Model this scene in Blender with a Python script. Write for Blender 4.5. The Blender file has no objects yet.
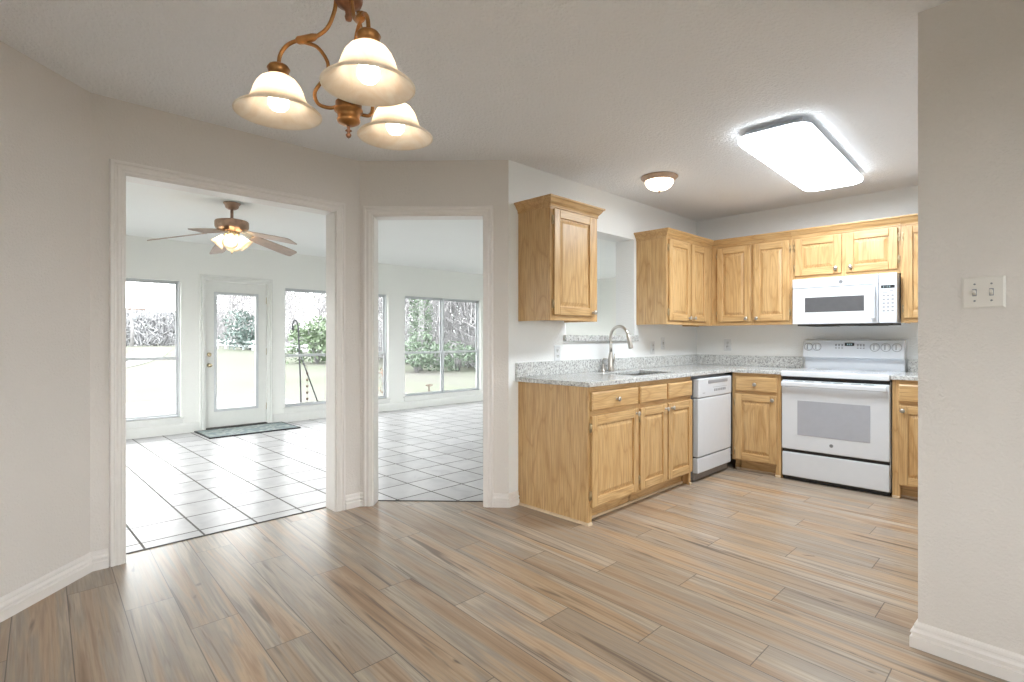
import bpy, bmesh, math, random
from mathutils import Vector, Matrix

SC = bpy.context.scene
COL = SC.collection
PI = math.pi

# ------------------------------------------------------------------ camera, sky, exposure
cam_data = bpy.data.cameras.new('camera')
cam = bpy.data.objects.new('camera', cam_data)
COL.objects.link(cam)
cam.location = (2.693, -5.466, 1.189)
cam.rotation_euler = (math.radians(90), 0, math.radians(45.282))
cam_data.sensor_width = 36.0
cam_data.lens = 536.074 / 1024 * 36.0
cam_data.shift_x = 0.0003
cam_data.shift_y = (337.8 - 341.0) / 1024
cam_data.clip_start = 0.02
cam_data.clip_end = 600
SC.camera = cam

WORLD_STRENGTH = 6.0
world = bpy.data.worlds.new('overcast_sky')
SC.world = world
world.use_nodes = True
wn = world.node_tree.nodes['Background']
wn.inputs[0].default_value = (0.975, 0.985, 1.0, 1)
wn.inputs[1].default_value = WORLD_STRENGTH

SC.view_settings.view_transform = 'Standard'
SC.view_settings.look = 'None'
SC.view_settings.gamma = 1
SC.view_settings.use_curve_mapping = False
SC.view_settings.exposure = 0.62
SC.cycles.use_denoising = True
SC.cycles.max_bounces = 10
SC.cycles.diffuse_bounces = 6
SC.cycles.glossy_bounces = 4
SC.cycles.transparent_max_bounces = 24
SC.cycles.caustics_reflective = False
SC.cycles.caustics_refractive = False
SC.cycles.sample_clamp_indirect = 8

PANEL_POWER = 22.0     # kitchen fluorescent lens
BULB_POWER = 12.0     # chandelier bulbs
DOME_POWER = 4.5
FAN_POWER = 34.0

# ------------------------------------------------------------------ mesh helpers
class MB:
    """collects geometry for one mesh object"""
    def __init__(s):
        s.v = []; s.f = []; s.m = []; s.sm = []
    def add(s, vs, fs, mi=0, smooth=False):
        b = len(s.v)
        s.v += [tuple(v) for v in vs]
        for f in fs:
            s.f.append([b + i for i in f]); s.m.append(mi); s.sm.append(smooth)
    def box(s, x0, x1, y0, y1, z0, z1, mi=0):
        if x0 > x1: x0, x1 = x1, x0
        if y0 > y1: y0, y1 = y1, y0
        if z0 > z1: z0, z1 = z1, z0
        vs = [(x0,y0,z0),(x1,y0,z0),(x1,y1,z0),(x0,y1,z0),(x0,y0,z1),(x1,y0,z1),(x1,y1,z1),(x0,y1,z1)]
        s.add(vs, [(0,3,2,1),(4,5,6,7),(0,1,5,4),(1,2,6,5),(2,3,7,6),(3,0,4,7)], mi)
    def frustum(s, a, b, mi=0):
        """two rects (lists of 4 points, same winding) joined"""
        s.add(a + b, [(3,2,1,0),(4,5,6,7),(0,1,5,4),(1,2,6,5),(2,3,7,6),(3,0,4,7)], mi)
    def lathe(s, prof, c=(0,0,0), n=32, mat=None, mi=0, close=False, smooth=True):
        """profile [(r, z)] about local z; mat: 4x4 placing it"""
        vs = []; fs = []
        M = (Matrix.Translation(c) @ mat) if mat is not None else Matrix.Translation(c)
        k = len(prof)
        for i in range(n):
            a = 2*PI*i/n
            for r, z in prof:
                vs.append(M @ Vector((r*math.cos(a), r*math.sin(a), z)))
        for i in range(n):
            j = (i+1) % n
            for q in range(k-1):
                fs.append((i*k+q, j*k+q, j*k+q+1, i*k+q+1))
            if close:
                fs.append((i*k+k-1, j*k+k-1, j*k, i*k))
        s.add(vs, fs, mi, smooth)
    def tube(s, pts, r, n=10, mi=0, cap=True, smooth=True):
        pts = [Vector(p) for p in pts]
        rs = r if isinstance(r, (list, tuple)) else [r]*len(pts)
        vs = []; fs = []
        t = (pts[1]-pts[0]).normalized()
        ref = Vector((0,0,1)) if abs(t.z) < .9 else Vector((1,0,0))
        u = t.cross(ref).normalized()
        for i, p in enumerate(pts):
            if i == 0: t2 = pts[1]-pts[0]
            elif i == len(pts)-1: t2 = pts[-1]-pts[-2]
            else: t2 = pts[i+1]-pts[i-1]
            t2 = t2.normalized()
            u = (u - t2*u.dot(t2))
            u = u.normalized() if u.length > 1e-6 else t2.orthogonal().normalized()
            w = t2.cross(u)
            for k in range(n):
                a = 2*PI*k/n
                vs.append(p + (u*math.cos(a) + w*math.sin(a))*rs[i])
        for i in range(len(pts)-1):
            for k in range(n):
                l = (k+1) % n
                fs.append((i*n+k, i*n+l, (i+1)*n+l, (i+1)*n+k))
        if cap:
            fs.append(tuple(range(n))[::-1]); fs.append(tuple(range((len(pts)-1)*n, len(pts)*n)))
        s.add(vs, fs, mi, smooth)
    def sweep(s, path, prof, mi=0, closed_prof=True):
        """horizontal polyline path [(x,y)], profile [(d,z)] offset to its right side, mitred"""
        path = [Vector(p) for p in path]
        n = len(path); k = len(prof)
        nor = []
        for i in range(n-1):
            d = (path[i+1]-path[i]).normalized(); nor.append(Vector((d.y, -d.x)))
        vs = []
        for i in range(n):
            if i == 0: m = nor[0]
            elif i == n-1: m = nor[-1]
            else:
                m = (nor[i-1]+nor[i]); m = m / (1 + nor[i-1].dot(nor[i]))
            for d, z in prof:
                q = path[i] + m*d
                vs.append((q.x, q.y, z))
        fs = []
        for i in range(n-1):
            for q in range(k if closed_prof else k-1):
                r_ = (q+1) % k
                fs.append((i*k+q, i*k+r_, (i+1)*k+r_, (i+1)*k+q))
        fs.append(tuple(range(k))); fs.append(tuple(range((n-1)*k, n*k))[::-1])
        s.add(vs, fs, mi)
    def prism(s, poly, z0, z1, mi=0):
        n = len(poly)
        vs = [(x,y,z0) for x,y in poly] + [(x,y,z1) for x,y in poly]
        fs = [tuple(range(n))[::-1], tuple(range(n,2*n))]
        for i in range(n):
            j = (i+1) % n
            fs.append((i,j,n+j,n+i))
        s.add(vs, fs, mi)
    def cells(s, xs, zs, solid, place, t, mi=0):
        """slab on a grid: solid(i,j) says which cells are filled; place(u, depth, w) gives the point; depth 0..t"""
        nx, nz = len(xs)-1, len(zs)-1
        S = lambda i, j: 0 <= i < nx and 0 <= j < nz and solid((xs[i]+xs[i+1])/2, (zs[j]+zs[j+1])/2)
        for i in range(nx):
            for j in range(nz):
                if not S(i,j): continue
                a,b,c,d = xs[i],xs[i+1],zs[j],zs[j+1]
                P = place
                s.add([P(a,0,c),P(b,0,c),P(b,0,d),P(a,0,d)], [(0,1,2,3)], mi)
                s.add([P(a,t,c),P(b,t,c),P(b,t,d),P(a,t,d)], [(3,2,1,0)], mi)
                if not S(i-1,j): s.add([P(a,0,c),P(a,0,d),P(a,t,d),P(a,t,c)], [(0,1,2,3)], mi)
                if not S(i+1,j): s.add([P(b,0,c),P(b,t,c),P(b,t,d),P(b,0,d)], [(0,1,2,3)], mi)
                if not S(i,j-1): s.add([P(a,0,c),P(a,t,c),P(b,t,c),P(b,0,c)], [(0,1,2,3)], mi)
                if not S(i,j+1): s.add([P(a,0,d),P(b,0,d),P(b,t,d),P(a,t,d)], [(0,1,2,3)], mi)
    def build(s, name, mats, parent=None, bevel=0, loc=None, rotz=0, merge=True, segs=2):
        me = bpy.data.meshes.new(name)
        me.from_pydata(s.v, [], s.f)
        if not isinstance(mats, (list, tuple)): mats = [mats]
        for m in mats: me.materials.append(m)
        me.polygons.foreach_set('material_index', s.m)
        me.polygons.foreach_set('use_smooth', s.sm)
        bm = bmesh.new(); bm.from_mesh(me)
        if merge: bmesh.ops.remove_doubles(bm, verts=bm.verts, dist=1e-5)
        bmesh.ops.recalc_face_normals(bm, faces=bm.faces)
        bm.to_mesh(me); bm.free(); me.update()
        o = bpy.data.objects.new(name, me); COL.objects.link(o)
        if loc is not None: o.location = loc
        o.rotation_euler = (0,0,rotz)
        if parent is not None: o.parent = parent
        if bevel:
            b = o.modifiers.new('bevel', 'BEVEL'); b.width = bevel; b.segments = segs
            b.limit_method = 'ANGLE'; b.angle_limit = math.radians(40)
        return o

def rect(x0,x1,z0,z1,y):
    return [(x0,y,z0),(x1,y,z0),(x1,y,z1),(x0,y,z1)]

def bez(pts, n=10):
    """catmull-rom through pts"""
    P = [Vector(p) for p in pts]
    P = [P[0]*2-P[1]] + P + [P[-1]*2-P[-2]]
    out = []
    for i in range(1, len(P)-2):
        for k in range(n):
            t = k/n
            a,b,c,d = P[i-1],P[i],P[i+1],P[i+2]
            out.append(.5*((2*b)+(c-a)*t+(2*a-5*b+4*c-d)*t*t+(3*b-a-3*c+d)*t**3))
    out.append(P[-2])
    return out

def tag(o, label, cat, group=None, kind=None):
    o['label'] = label; o['category'] = cat
    if group: o['group'] = group
    if kind: o['kind'] = kind
    return o
def thing(name, label, cat, loc=(0,0,0), rotz=0, group=None, kind=None):
    o = bpy.data.objects.new(name, None); COL.objects.link(o)
    o.empty_display_size = .1
    o.location = loc; o.rotation_euler = (0,0,rotz)
    return tag(o, label, cat, group, kind)
def struct(o, label, cat):
    return tag(o, label, cat, None, 'structure')

# ------------------------------------------------------------------ materials
def new_mat(name):
    m = bpy.data.materials.new(name); m.use_nodes = True
    nt = m.node_tree; nt.nodes.clear()
    out = nt.nodes.new('ShaderNodeOutputMaterial')
    return m, nt, out
class NT:
    def __init__(s, nt): s.nt = nt
    def n(s, t, **kw):
        nd = s.nt.nodes.new(t)
        for k, v in kw.items(): setattr(nd, k, v)
        return nd
    def set(s, sock, v):
        if isinstance(v, bpy.types.NodeSocket): s.nt.links.new(v, sock)
        else: sock.default_value = v
    def math(s, op, a, b=None, c=None):
        nd = s.n('ShaderNodeMath', operation=op)
        s.set(nd.inputs[0], a)
        if b is not None: s.set(nd.inputs[1], b)
        if c is not None: s.set(nd.inputs[2], c)
        return nd.outputs[0]
    def vec(s, x, y, z=0.0):
        nd = s.n('ShaderNodeCombineXYZ')
        for i, q in enumerate((x,y,z)): s.set(nd.inputs[i], q)
        return nd.outputs[0]
    def vmath(s, op, a, b):
        nd = s.n('ShaderNodeVectorMath', operation=op)
        s.set(nd.inputs[0], a); s.set(nd.inputs[1], b)
        return nd.outputs[0]
    def xyz(s, v):
        nd = s.n('ShaderNodeSeparateXYZ'); s.set(nd.inputs[0], v); return nd.outputs
    def noise(s, vec, scale, detail=3, rough=.5, dist=0.0):
        nd = s.n('ShaderNodeTexNoise')
        s.set(nd.inputs['Vector'], vec); nd.inputs['Scale'].default_value = scale
        nd.inputs['Detail'].default_value = detail; nd.inputs['Roughness'].default_value = rough
        nd.inputs['Distortion'].default_value = dist
        return nd.outputs['Fac']
    def white(s, vec):
        nd = s.n('ShaderNodeTexWhiteNoise', noise_dimensions='3D'); s.set(nd.inputs['Vector'], vec); return nd.outputs
    def ramp(s, fac, stops, interp='LINEAR'):
        nd = s.n('ShaderNodeValToRGB'); nd.color_ramp.interpolation = interp
        e = nd.color_ramp.elements
        while len(e) < len(stops): e.new(.5)
        for q, (p, c) in zip(e, stops):
            q.position = p; q.color = tuple(c) + (1,) if len(c) == 3 else c
        s.set(nd.inputs[0], fac); return nd.outputs[0]
    def mix(s, fac, a, b, blend='MIX'):
        nd = s.n('ShaderNodeMix', data_type='RGBA', blend_type=blend)
        s.set(nd.inputs[0], fac)
        for sk, v in ((nd.inputs[6], a), (nd.inputs[7], b)):
            if isinstance(v, (tuple, list)) and len(v) == 3: v = tuple(v) + (1,)
            s.set(sk, v)
        return nd.outputs[2]
    def bump(s, h, strength, dist=.001):
        nd = s.n('ShaderNodeBump'); s.set(nd.inputs['Height'], h)
        nd.inputs['Strength'].default_value = strength; nd.inputs['Distance'].default_value = dist
        return nd.outputs[0]
    def bsdf(s, out, color, rough, metal=0.0, normal=None, spec=None, coat=0.0):
        nd = s.n('ShaderNodeBsdfPrincipled')
        if isinstance(color, (tuple, list)) and len(color) == 3: color = tuple(color) + (1,)
        s.set(nd.inputs['Base Color'], color); s.set(nd.inputs['Roughness'], rough)
        nd.inputs['Metallic'].default_value = metal
        if spec is not None: nd.inputs['Specular IOR Level'].default_value = spec
        nd.inputs['Coat Weight'].default_value = coat
        if normal is not None: s.set(nd.inputs['Normal'], normal)
        s.nt.links.new(nd.outputs[0], out.inputs[0])
        return nd

def simple(name, color, rough=.5, metal=0.0, var=.04, scale=20, bump=0.0, spec=None, coat=0.0):
    """plain paint / metal / plastic with a slight tonal variation"""
    m, nt, out = new_mat(name); t = NT(nt)
    co = t.n('ShaderNodeTexCoord').outputs['Object']
    f = t.noise(co, scale, 4)
    hi = tuple(min(1, c*(1+var)) for c in color); lo = tuple(c*(1-var) for c in color)
    col = t.ramp(f, [(.3, lo), (.7, hi)])
    nrm = t.bump(t.noise(co, scale*8, 3), bump) if bump else None
    t.bsdf(out, col, rough, metal, nrm, spec, coat)
    return m

def paint_wall(name, color, scale=95, strength=.4):
    m, nt, out = new_mat(name); t = NT(nt)
    geo = t.n('ShaderNodeNewGeometry').outputs['Position']
    f = t.noise(geo, scale, 3, .6)
    g = t.noise(geo, 1.3, 2)
    lo = tuple(c*.985 for c in color)
    col = t.ramp(g, [(.3, lo), (.7, color)])
    h = t.ramp(f, [(.42, (0,0,0)), (.62, (1,1,1))])
    t.bsdf(out, col, .75, 0, t.bump(h, strength, .003), .25)
    return m

M = {}
M['wall'] = paint_wall('greige_wall_paint', (.745, .705, .668))
M['wall_kitchen'] = paint_wall('pale_kitchen_wall_paint', (.85, .865, .865))
M['wall_sunroom'] = paint_wall('sunroom_wall_paint', (.88, .885, .85))
M['ceiling'] = paint_wall('textured_ceiling_paint', (.87, .885, .91), 62, .9)
M['ceiling_sunroom'] = paint_wall('sunroom_ceiling_paint', (.92, .93, .91), 75, .3)
M['trim'] = simple('satin_trim_paint', (.80, .765, .735), .32, var=.015)
M['trim_sunroom'] = simple('sunroom_trim_paint', (.78, .785, .755), .35, var=.015)
M['vinyl'] = simple('white_window_vinyl', (.60, .62, .635), .35, var=.01)
M['white_enamel'] = simple('white_appliance_enamel', (.69, .72, .765), .22, var=.01, coat=.3)
M['white_plastic'] = simple('white_plastic', (.74, .76, .78), .35, var=.01)
M['plate'] = simple('almond_switch_plate', (.74, .71, .66), .35, var=.01)
M['grey_plastic'] = simple('grey_plastic', (.24, .25, .27), .4, var=.03)
M['pale_grey'] = simple('pale_grey_print', (.30, .31, .33), .5, var=.03)
M['black'] = simple('black_plastic', (.012, .012, .014), .45, var=.2)
M['toe_grey'] = simple('grey_brown_toe_panel', (.22, .20, .185), .5, var=.08)
M['dark_gap'] = simple('dark_toe_metal', (.06, .055, .05), .5, var=.1)
M['oven_window'] = simple('grey_oven_glass', (.42, .44, .49), .16, var=.02, coat=.4)
M['microwave_window'] = simple('dark_microwave_glass', (.10, .10, .105), .08, var=.05, coat=.6)
M['ceramic'] = simple('white_ceramic_cooktop', (.73, .765, .80), .12, var=.02)
M['nickel'] = simple('brushed_nickel', (.56, .53, .49), .28, 1.0, var=.05, scale=60)
M['steel'] = simple('stainless_steel', (.50, .50, .50), .3, 1.0, var=.06, scale=40)
M['brass'] = simple('polished_brass', (.72, .60, .40), .22, 1.0, var=.05)
M['hinge'] = simple('antique_brass_hinge', (.50, .40, .25), .35, 1.0, var=.1, scale=60)
M['bronze'] = simple('aged_bronze_gold', (.40, .19, .065), .34, .85, var=.35, scale=26, bump=.08)
M['bronze_dark'] = simple('rubbed_dark_bronze', (.22, .105, .06), .38, .8, var=.5, scale=30, bump=.1)
M['copper_brown'] = simple('brushed_copper_brown', (.40, .27, .195), .4, .7, var=.2, scale=30)
M['dome_rim'] = simple('pale_bronze_rim', (.46, .34, .26), .4, .5, var=.1)
M['fan_blade'] = simple('fan_blade_wood', (.46, .36, .30), .45, var=.12, scale=14)
M['concrete'] = simple('pale_patio_concrete', (.25, .245, .24), .9, var=.06, scale=3, bump=.2)
M['gravel'] = simple('pale_gravel', (.30, .29, .28), .95, var=.2, scale=12, bump=.4)
M['weathered_wood'] = simple('weathered_wood', (.16, .12, .10), .8, var=.25, scale=9)
M['dark_iron'] = simple('dark_iron', (.05, .05, .055), .5, .6, var=.2)
M['rust_metal'] = simple('rusty_chain_metal', (.12, .08, .06), .6, .5, var=.3)
M['bark'] = simple('grey_winter_bark', (.27, .26, .265), .9, var=.25, scale=6, bump=.3)
M['bark_pale'] = simple('pale_grey_bark', (.30, .29, .295), .9, var=.25, scale=6, bump=.3)
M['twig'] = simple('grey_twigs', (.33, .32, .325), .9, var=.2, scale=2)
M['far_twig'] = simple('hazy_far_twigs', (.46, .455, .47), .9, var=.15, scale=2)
M['evergreen'] = simple('evergreen_leaves', (.130, .175, .105), .75, var=.5, scale=5)
M['blue_green'] = simple('blue_green_needles', (.125, .165, .150), .8, var=.4, scale=5)
M['ivy'] = simple('ivy_leaves', (.120, .160, .112), .75, var=.5, scale=6)
M['dead_leaf'] = simple('dry_brown_leaves', (.22, .13, .09), .85, var=.4, scale=9)

def glass_mat():
    m, nt, out = new_mat('clear_window_glass'); t = NT(nt)
    tr = t.n('ShaderNodeBsdfTransparent'); tr.inputs[0].default_value = (.96,.975,.97,1)
    gl = t.n('ShaderNodeBsdfGlossy'); gl.inputs['Roughness'].default_value = .02
    lw = t.n('ShaderNodeLayerWeight'); lw.inputs[0].default_value = .25
    f = t.math('MULTIPLY', lw.outputs['Fresnel'], .6)
    mx = t.n('ShaderNodeMixShader'); t.set(mx.inputs[0], f)
    nt.links.new(tr.outputs[0], mx.inputs[1]); nt.links.new(gl.outputs[0], mx.inputs[2])
    nt.links.new(mx.outputs[0], out.inputs[0])
    return m
M['glass'] = glass_mat()

def emit_mat(name, color, strength):
    m, nt, out = new_mat(name); t = NT(nt)
    e = t.n('ShaderNodeEmission'); e.inputs[0].default_value = tuple(color)+(1,); e.inputs[1].default_value = strength
    nt.links.new(e.outputs[0], out.inputs[0]); return m
M['panel_light'] = emit_mat('lit_fluorescent_lens', (.88, .95, 1.0), PANEL_POWER)
M['panel_edge'] = emit_mat('lit_fluorescent_lens_edge', (.88, .95, 1.0), 4.5)
M['bulb'] = emit_mat('lit_warm_bulb', (1.0, .87, .70), BULB_POWER)
M['fan_glow'] = emit_mat('lit_fan_shade', (1.0, .84, .62), FAN_POWER)
M['dome_glow'] = emit_mat('lit_dome_glass', (1.0, .83, .64), DOME_POWER)
M['display'] = emit_mat('lit_display_digits', (.55, .8, .85), .7)

def shade_mat():
    m, nt, out = new_mat('frosted_alabaster_glass'); t = NT(nt)
    co = t.n('ShaderNodeTexCoord').outputs['Object']
    f = t.noise(co, 14, 4, .6, 1.5)
    col = t.ramp(f, [(.3, (.86, .76, .64)), (.7, (.96, .92, .85))])
    tl = t.n('ShaderNodeBsdfTranslucent'); t.set(tl.inputs[0], col)
    df = t.n('ShaderNodeBsdfDiffuse'); t.set(df.inputs[0], col)
    gl = t.n('ShaderNodeBsdfGlossy'); gl.inputs['Roughness'].default_value = .25
    mx = t.n('ShaderNodeMixShader'); mx.inputs[0].default_value = .20
    nt.links.new(tl.outputs[0], mx.inputs[1]); nt.links.new(df.outputs[0], mx.inputs[2])
    m2 = t.n('ShaderNodeMixShader'); m2.inputs[0].default_value = .04
    nt.links.new(mx.outputs[0], m2.inputs[1]); nt.links.new(gl.outputs[0], m2.inputs[2])
    nt.links.new(m2.outputs[0], out.inputs[0]); return m
M['shade'] = shade_mat()

def oak(name, axis, bright=1.0):
    """honey oak with cathedral grain along an axis of the object"""
    m, nt, out = new_mat(name); t = NT(nt)
    tc = t.n('ShaderNodeTexCoord').outputs['Object']
    rnd = t.n('ShaderNodeObjectInfo').outputs['Random']
    off = t.vec(t.math('MULTIPLY', rnd, 7.3), t.math('MULTIPLY', rnd, 3.1), t.math('MULTIPLY', rnd, 5.7))
    co = t.vmath('ADD', tc, off)
    def sc(al, ac):
        v = [ac, ac, ac]; v['xyz'.index(axis)] = al
        return t.vmath('MULTIPLY', co, tuple(v))
    big = t.noise(sc(1.1, 5.5), 1.0, 2, .45, .3)
    rings = t.math('PINGPONG', t.math('MULTIPLY', big, 17.0), 1.0)
    pores = t.noise(sc(5, 170), 1.0, 3, .6)
    tone = t.noise(sc(.35, 7), 1.0, 2)
    a = t.ramp(rings, [(0.0, (.46, .262, .095)), (.22, (.580, .360, .152)), (1.0, (.635, .418, .195))])
    b = t.mix(t.ramp(pores, [(.36, (.70,)*3), (.60, (0,0,0))]), a, (.320, .165, .055))
    c = t.mix(t.math('MULTIPLY', tone, .35), b, (.74, .52, .28))
    if bright != 1.0: c = t.mix(1.0, c, (bright,)*3, 'MULTIPLY')
    t.bsdf(out, c, t.math('ADD', t.math('MULTIPLY', pores, .15), .27), 0, t.bump(pores, .12, .0006), .45)
    return m
M['oak_x'] = oak('honey_oak_horizontal', 'x')
M['oak_z'] = oak('honey_oak_vertical', 'z')
M['oak_y'] = oak('honey_oak_lengthwise', 'y')
M['pale_pine'] = simple('unfinished_pine_shoe', (.66, .52, .36), .6, var=.12, scale=12)
OAK = [M['oak_z'], M['oak_x'], M['oak_y']]

def granite():
    m, nt, out = new_mat('speckled_white_granite'); t = NT(nt)
    co = t.n('ShaderNodeNewGeometry').outputs['Position']
    n1 = t.noise(co, 55, 4, .6, .4)
    n2 = t.noise(t.vmath('ADD', co, (3.1, 1.7, 5.5)), 95, 3, .6)
    n3 = t.noise(t.vmath('ADD', co, (7.7, 2.2, 9.1)), 16, 3)
    base = t.ramp(n1, [(.36, (.36, .36, .36)), (.46, (.56, .57, .56)), (.60, (.70, .71, .70))])
    c = t.mix(t.ramp(n2, [(.57, (0,0,0)), (.64, (.9,)*3)]), base, (.13, .13, .135))
    c = t.mix(t.ramp(n3, [(.50, (0,0,0)), (.72, (.5,)*3)]), c, (.44, .42, .39))
    t.bsdf(out, c, .14, 0, None, .5); return m
M['granite'] = granite()

def plank_floor():
    m, nt, out = new_mat('laminate_plank_floor'); t = NT(nt)
    x, y, z = t.xyz(t.n('ShaderNodeNewGeometry').outputs['Position'])
    c = t.math('ADD', y, t.math('MULTIPLY', x, .061))
    r = t.math('DIVIDE', t.math('ADD', c, 5.03), .1845)
    n = t.math('FLOOR', r); fr = t.math('FRACT', r)
    xs = t.math('DIVIDE', t.math('SUBTRACT', x, t.math('ADD', t.math('MULTIPLY', n, .365), -.145)), 1.22)
    k = t.math('FLOOR', xs); fx = t.math('FRACT', xs)
    w = t.white(t.vec(n, k, 3.0)); rnd = w[0]
    w2 = t.white(t.vec(k, n, 11.0))[0]
    px = t.math('ADD', x, t.math('MULTIPLY', rnd, 31.0)); py = t.math('ADD', c, t.math('MULTIPLY', w2, 17.0))
    g1 = t.noise(t.vec(t.math('MULTIPLY', px, .5), t.math('MULTIPLY', py, 8.5)), 1.0, 4, .6, .9)
    g2 = t.noise(t.vec(t.math('MULTIPLY', px, 2.5), t.math('MULTIPLY', py, 90.0)), 1.0, 4, .65)
    g3 = t.noise(t.vec(t.math('MULTIPLY', px, .9), t.math('MULTIPLY', py, 16.0)), 1.0, 3, .5, 1.2)
    kn = t.noise(t.vec(t.math('MULTIPLY', px, 5.0), t.math('MULTIPLY', py, 17.0)), 1.0, 2, .5, .5)
    base = t.ramp(g1, [(.24, (.235, .140, .080)), (.36, (.380, .245, .145)), (.45, (.480, .345, .225)), (.53, (.310, .262, .215)), (.61, (.500, .410, .310)), (.70, (.330, .288, .245)), (.82, (.450, .330, .225))])
    grey = t.ramp(g1, [(.26, (.205, .150, .112)), (.48, (.340, .280, .222)), (.74, (.440, .385, .318))])
    col = t.mix(t.math('MULTIPLY', rnd, .55), base, grey)
    col = t.mix(t.ramp(g2, [(.34, (.42,)*3), (.54, (0,0,0))]), col, (.180, .115, .072))
    col = t.mix(t.ramp(g3, [(.62, (0,0,0)), (.70, (.75,)*3)]), col, (.105, .068, .047))
    col = t.mix(t.ramp(kn, [(.73, (0,0,0)), (.80, (.85,)*3)]), col, (.085, .055, .04))
    val = t.math('ADD', .90, t.math('MULTIPLY', w2, .20))
    col = t.mix(1.0, col, t.vec(val, val, val), 'MULTIPLY')
    e1 = t.math('MINIMUM', fr, t.math('SUBTRACT', 1.0, fr))
    e2 = t.math('MULTIPLY', t.math('MINIMUM', fx, t.math('SUBTRACT', 1.0, fx)), 6.6)
    e = t.math('MINIMUM', e1, e2)
    gap = t.math('LESS_THAN', e, .0105)
    col = t.mix(t.math('MULTIPLY', gap, .72), col, (.05, .035, .03))
    h = t.math('ADD', t.math('MULTIPLY', g2, .25), t.math('SUBTRACT', 1.0, gap))
    t.bsdf(out, col, t.math('ADD', .25, t.math('MULTIPLY', g2, .12)), 0, t.bump(h, .22, .0012), .60)
    return m
M['planks'] = plank_floor()

def tile_floor():
    m, nt, out = new_mat('pale_slate_tile_floor'); t = NT(nt)
    pos = t.n('ShaderNodeNewGeometry').outputs['Position']
    x, y, z = t.xyz(pos)
    a = t.math('DIVIDE', t.math('ADD', x, 1.02), .3255); b = t.math('DIVIDE', t.math('ADD', y, 4.81), .3035)
    fa, fb = t.math('FRACT', a), t.math('FRACT', b)
    rnd = t.white(t.vec(t.math('FLOOR', a), t.math('FLOOR', b), 5.0))[0]
    off = t.vmath('ADD', pos, t.vec(t.math('MULTIPLY', rnd, 9.0), rnd, 0.0))
    n1 = t.noise(off, 5, 5, .6, .6)
    col = t.ramp(n1, [(.30, (.45, .44, .455)), (.50, (.55, .54, .55)), (.72, (.62, .61, .61))])
    v = t.math('ADD', .90, t.math('MULTIPLY', rnd, .14))
    col = t.mix(1.0, col, t.vec(v, v, v), 'MULTIPLY')
    e1 = t.math('MINIMUM', fa, t.math('SUBTRACT', 1.0, fa)); e2 = t.math('MINIMUM', fb, t.math('SUBTRACT', 1.0, fb))
    e = t.math('MINIMUM', e1, e2)
    gap = t.math('LESS_THAN', e, .020)
    col = t.mix(gap, col, (.15, .14, .135))
    h = t.math('ADD', t.math('MULTIPLY', n1, .6), t.math('MULTIPLY', t.math('SUBTRACT', 1.0, gap), 1.0))
    ro = t.math('ADD', t.math('ADD', .27, t.math('MULTIPLY', n1, .08)), t.math('MULTIPLY', gap, .5))
    t.bsdf(out, col, ro, 0, t.bump(h, .16, .002), .26)
    return m
M['tile'] = tile_floor()

def lawn_mat():
    m, nt, out = new_mat('pale_winter_grass'); t = NT(nt)
    pos = t.n('ShaderNodeNewGeometry').outputs['Position']
    n1 = t.noise(pos, .18, 4, .6); n2 = t.noise(pos, 9, 4, .7); n3 = t.noise(t.vmath('MULTIPLY', pos, (.25, 1.2, 1)), .5, 3)
    c = t.ramp(n1, [(.35, (.120, .116, .106)), (.52, (.115, .121, .096)), (.70, (.098, .120, .076))])
    c = t.mix(t.math('MULTIPLY', n2, .5), c, (.150, .144, .128))
    c = t.mix(t.ramp(n3, [(.56, (0,0,0)), (.64, (.6,)*3)]), c, (.118, .112, .104))
    t.bsdf(out, c, .95, 0, t.bump(n2, .4, .03), .1); return m
M['lawn'] = lawn_mat()

def mat_fabric():
    m, nt, out = new_mat('patterned_grey_mat'); t = NT(nt)
    co = t.n('ShaderNodeTexCoord').outputs['Object']
    v = t.n('ShaderNodeTexVoronoi'); t.set(v.inputs['Vector'], co); v.inputs['Scale'].default_value = 9
    n = t.noise(co, 14, 3)
    c = t.ramp(t.math('ADD', t.math('MULTIPLY', n, .5), t.math('MULTIPLY', v.outputs['Distance'], .8)),
               [(.34, (.17, .20, .205)), (.46, (.32, .36, .35)), (.58, (.48, .52, .50)), (.70, (.28, .33, .335))])
    t.bsdf(out, c, .9, 0, t.bump(t.noise(co, 400, 2), .3, .002), .1); return m
M['mat'] = mat_fabric()

# ------------------------------------------------------------------ the setting
H = 2.44
D1 = Vector((-.762, -3.559)); D2 = Vector((0, -2.831))
DT = (D2-D1).normalized(); DN = Vector((-DT.y, DT.x)); DL = (D2-D1).length
LW0 = Vector((-.762, -5.07)); LDIR = Vector((.7071, -.7071)); LW1 = LW0 + LDIR*2.92

# floors
kit_edge = [(-.894,-5.07), (-.894,-3.57), tuple(D1+DN*.118+DT*.0), tuple(D2+DN*.118), (-.11, .2)]
fl = MB()
fl.prism([(-.894,-8.0)] + kit_edge + [(5.2,.2),(5.2,-8.0)], -.1, 0)
struct(fl.build('floor', M['planks']), 'tan and grey wood plank floor of the dining area and kitchen', 'floor')
fl = MB()
fl.prism([(-5.1,-6.2),(-.894,-6.2)] + kit_edge[:4] + [(-.11,4.0),(-5.1,4.0)], -.1, 0)
struct(fl.build('floor_sunroom', M['tile']), 'pale slate tile floor with dark joints in the sunroom', 'floor')
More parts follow.
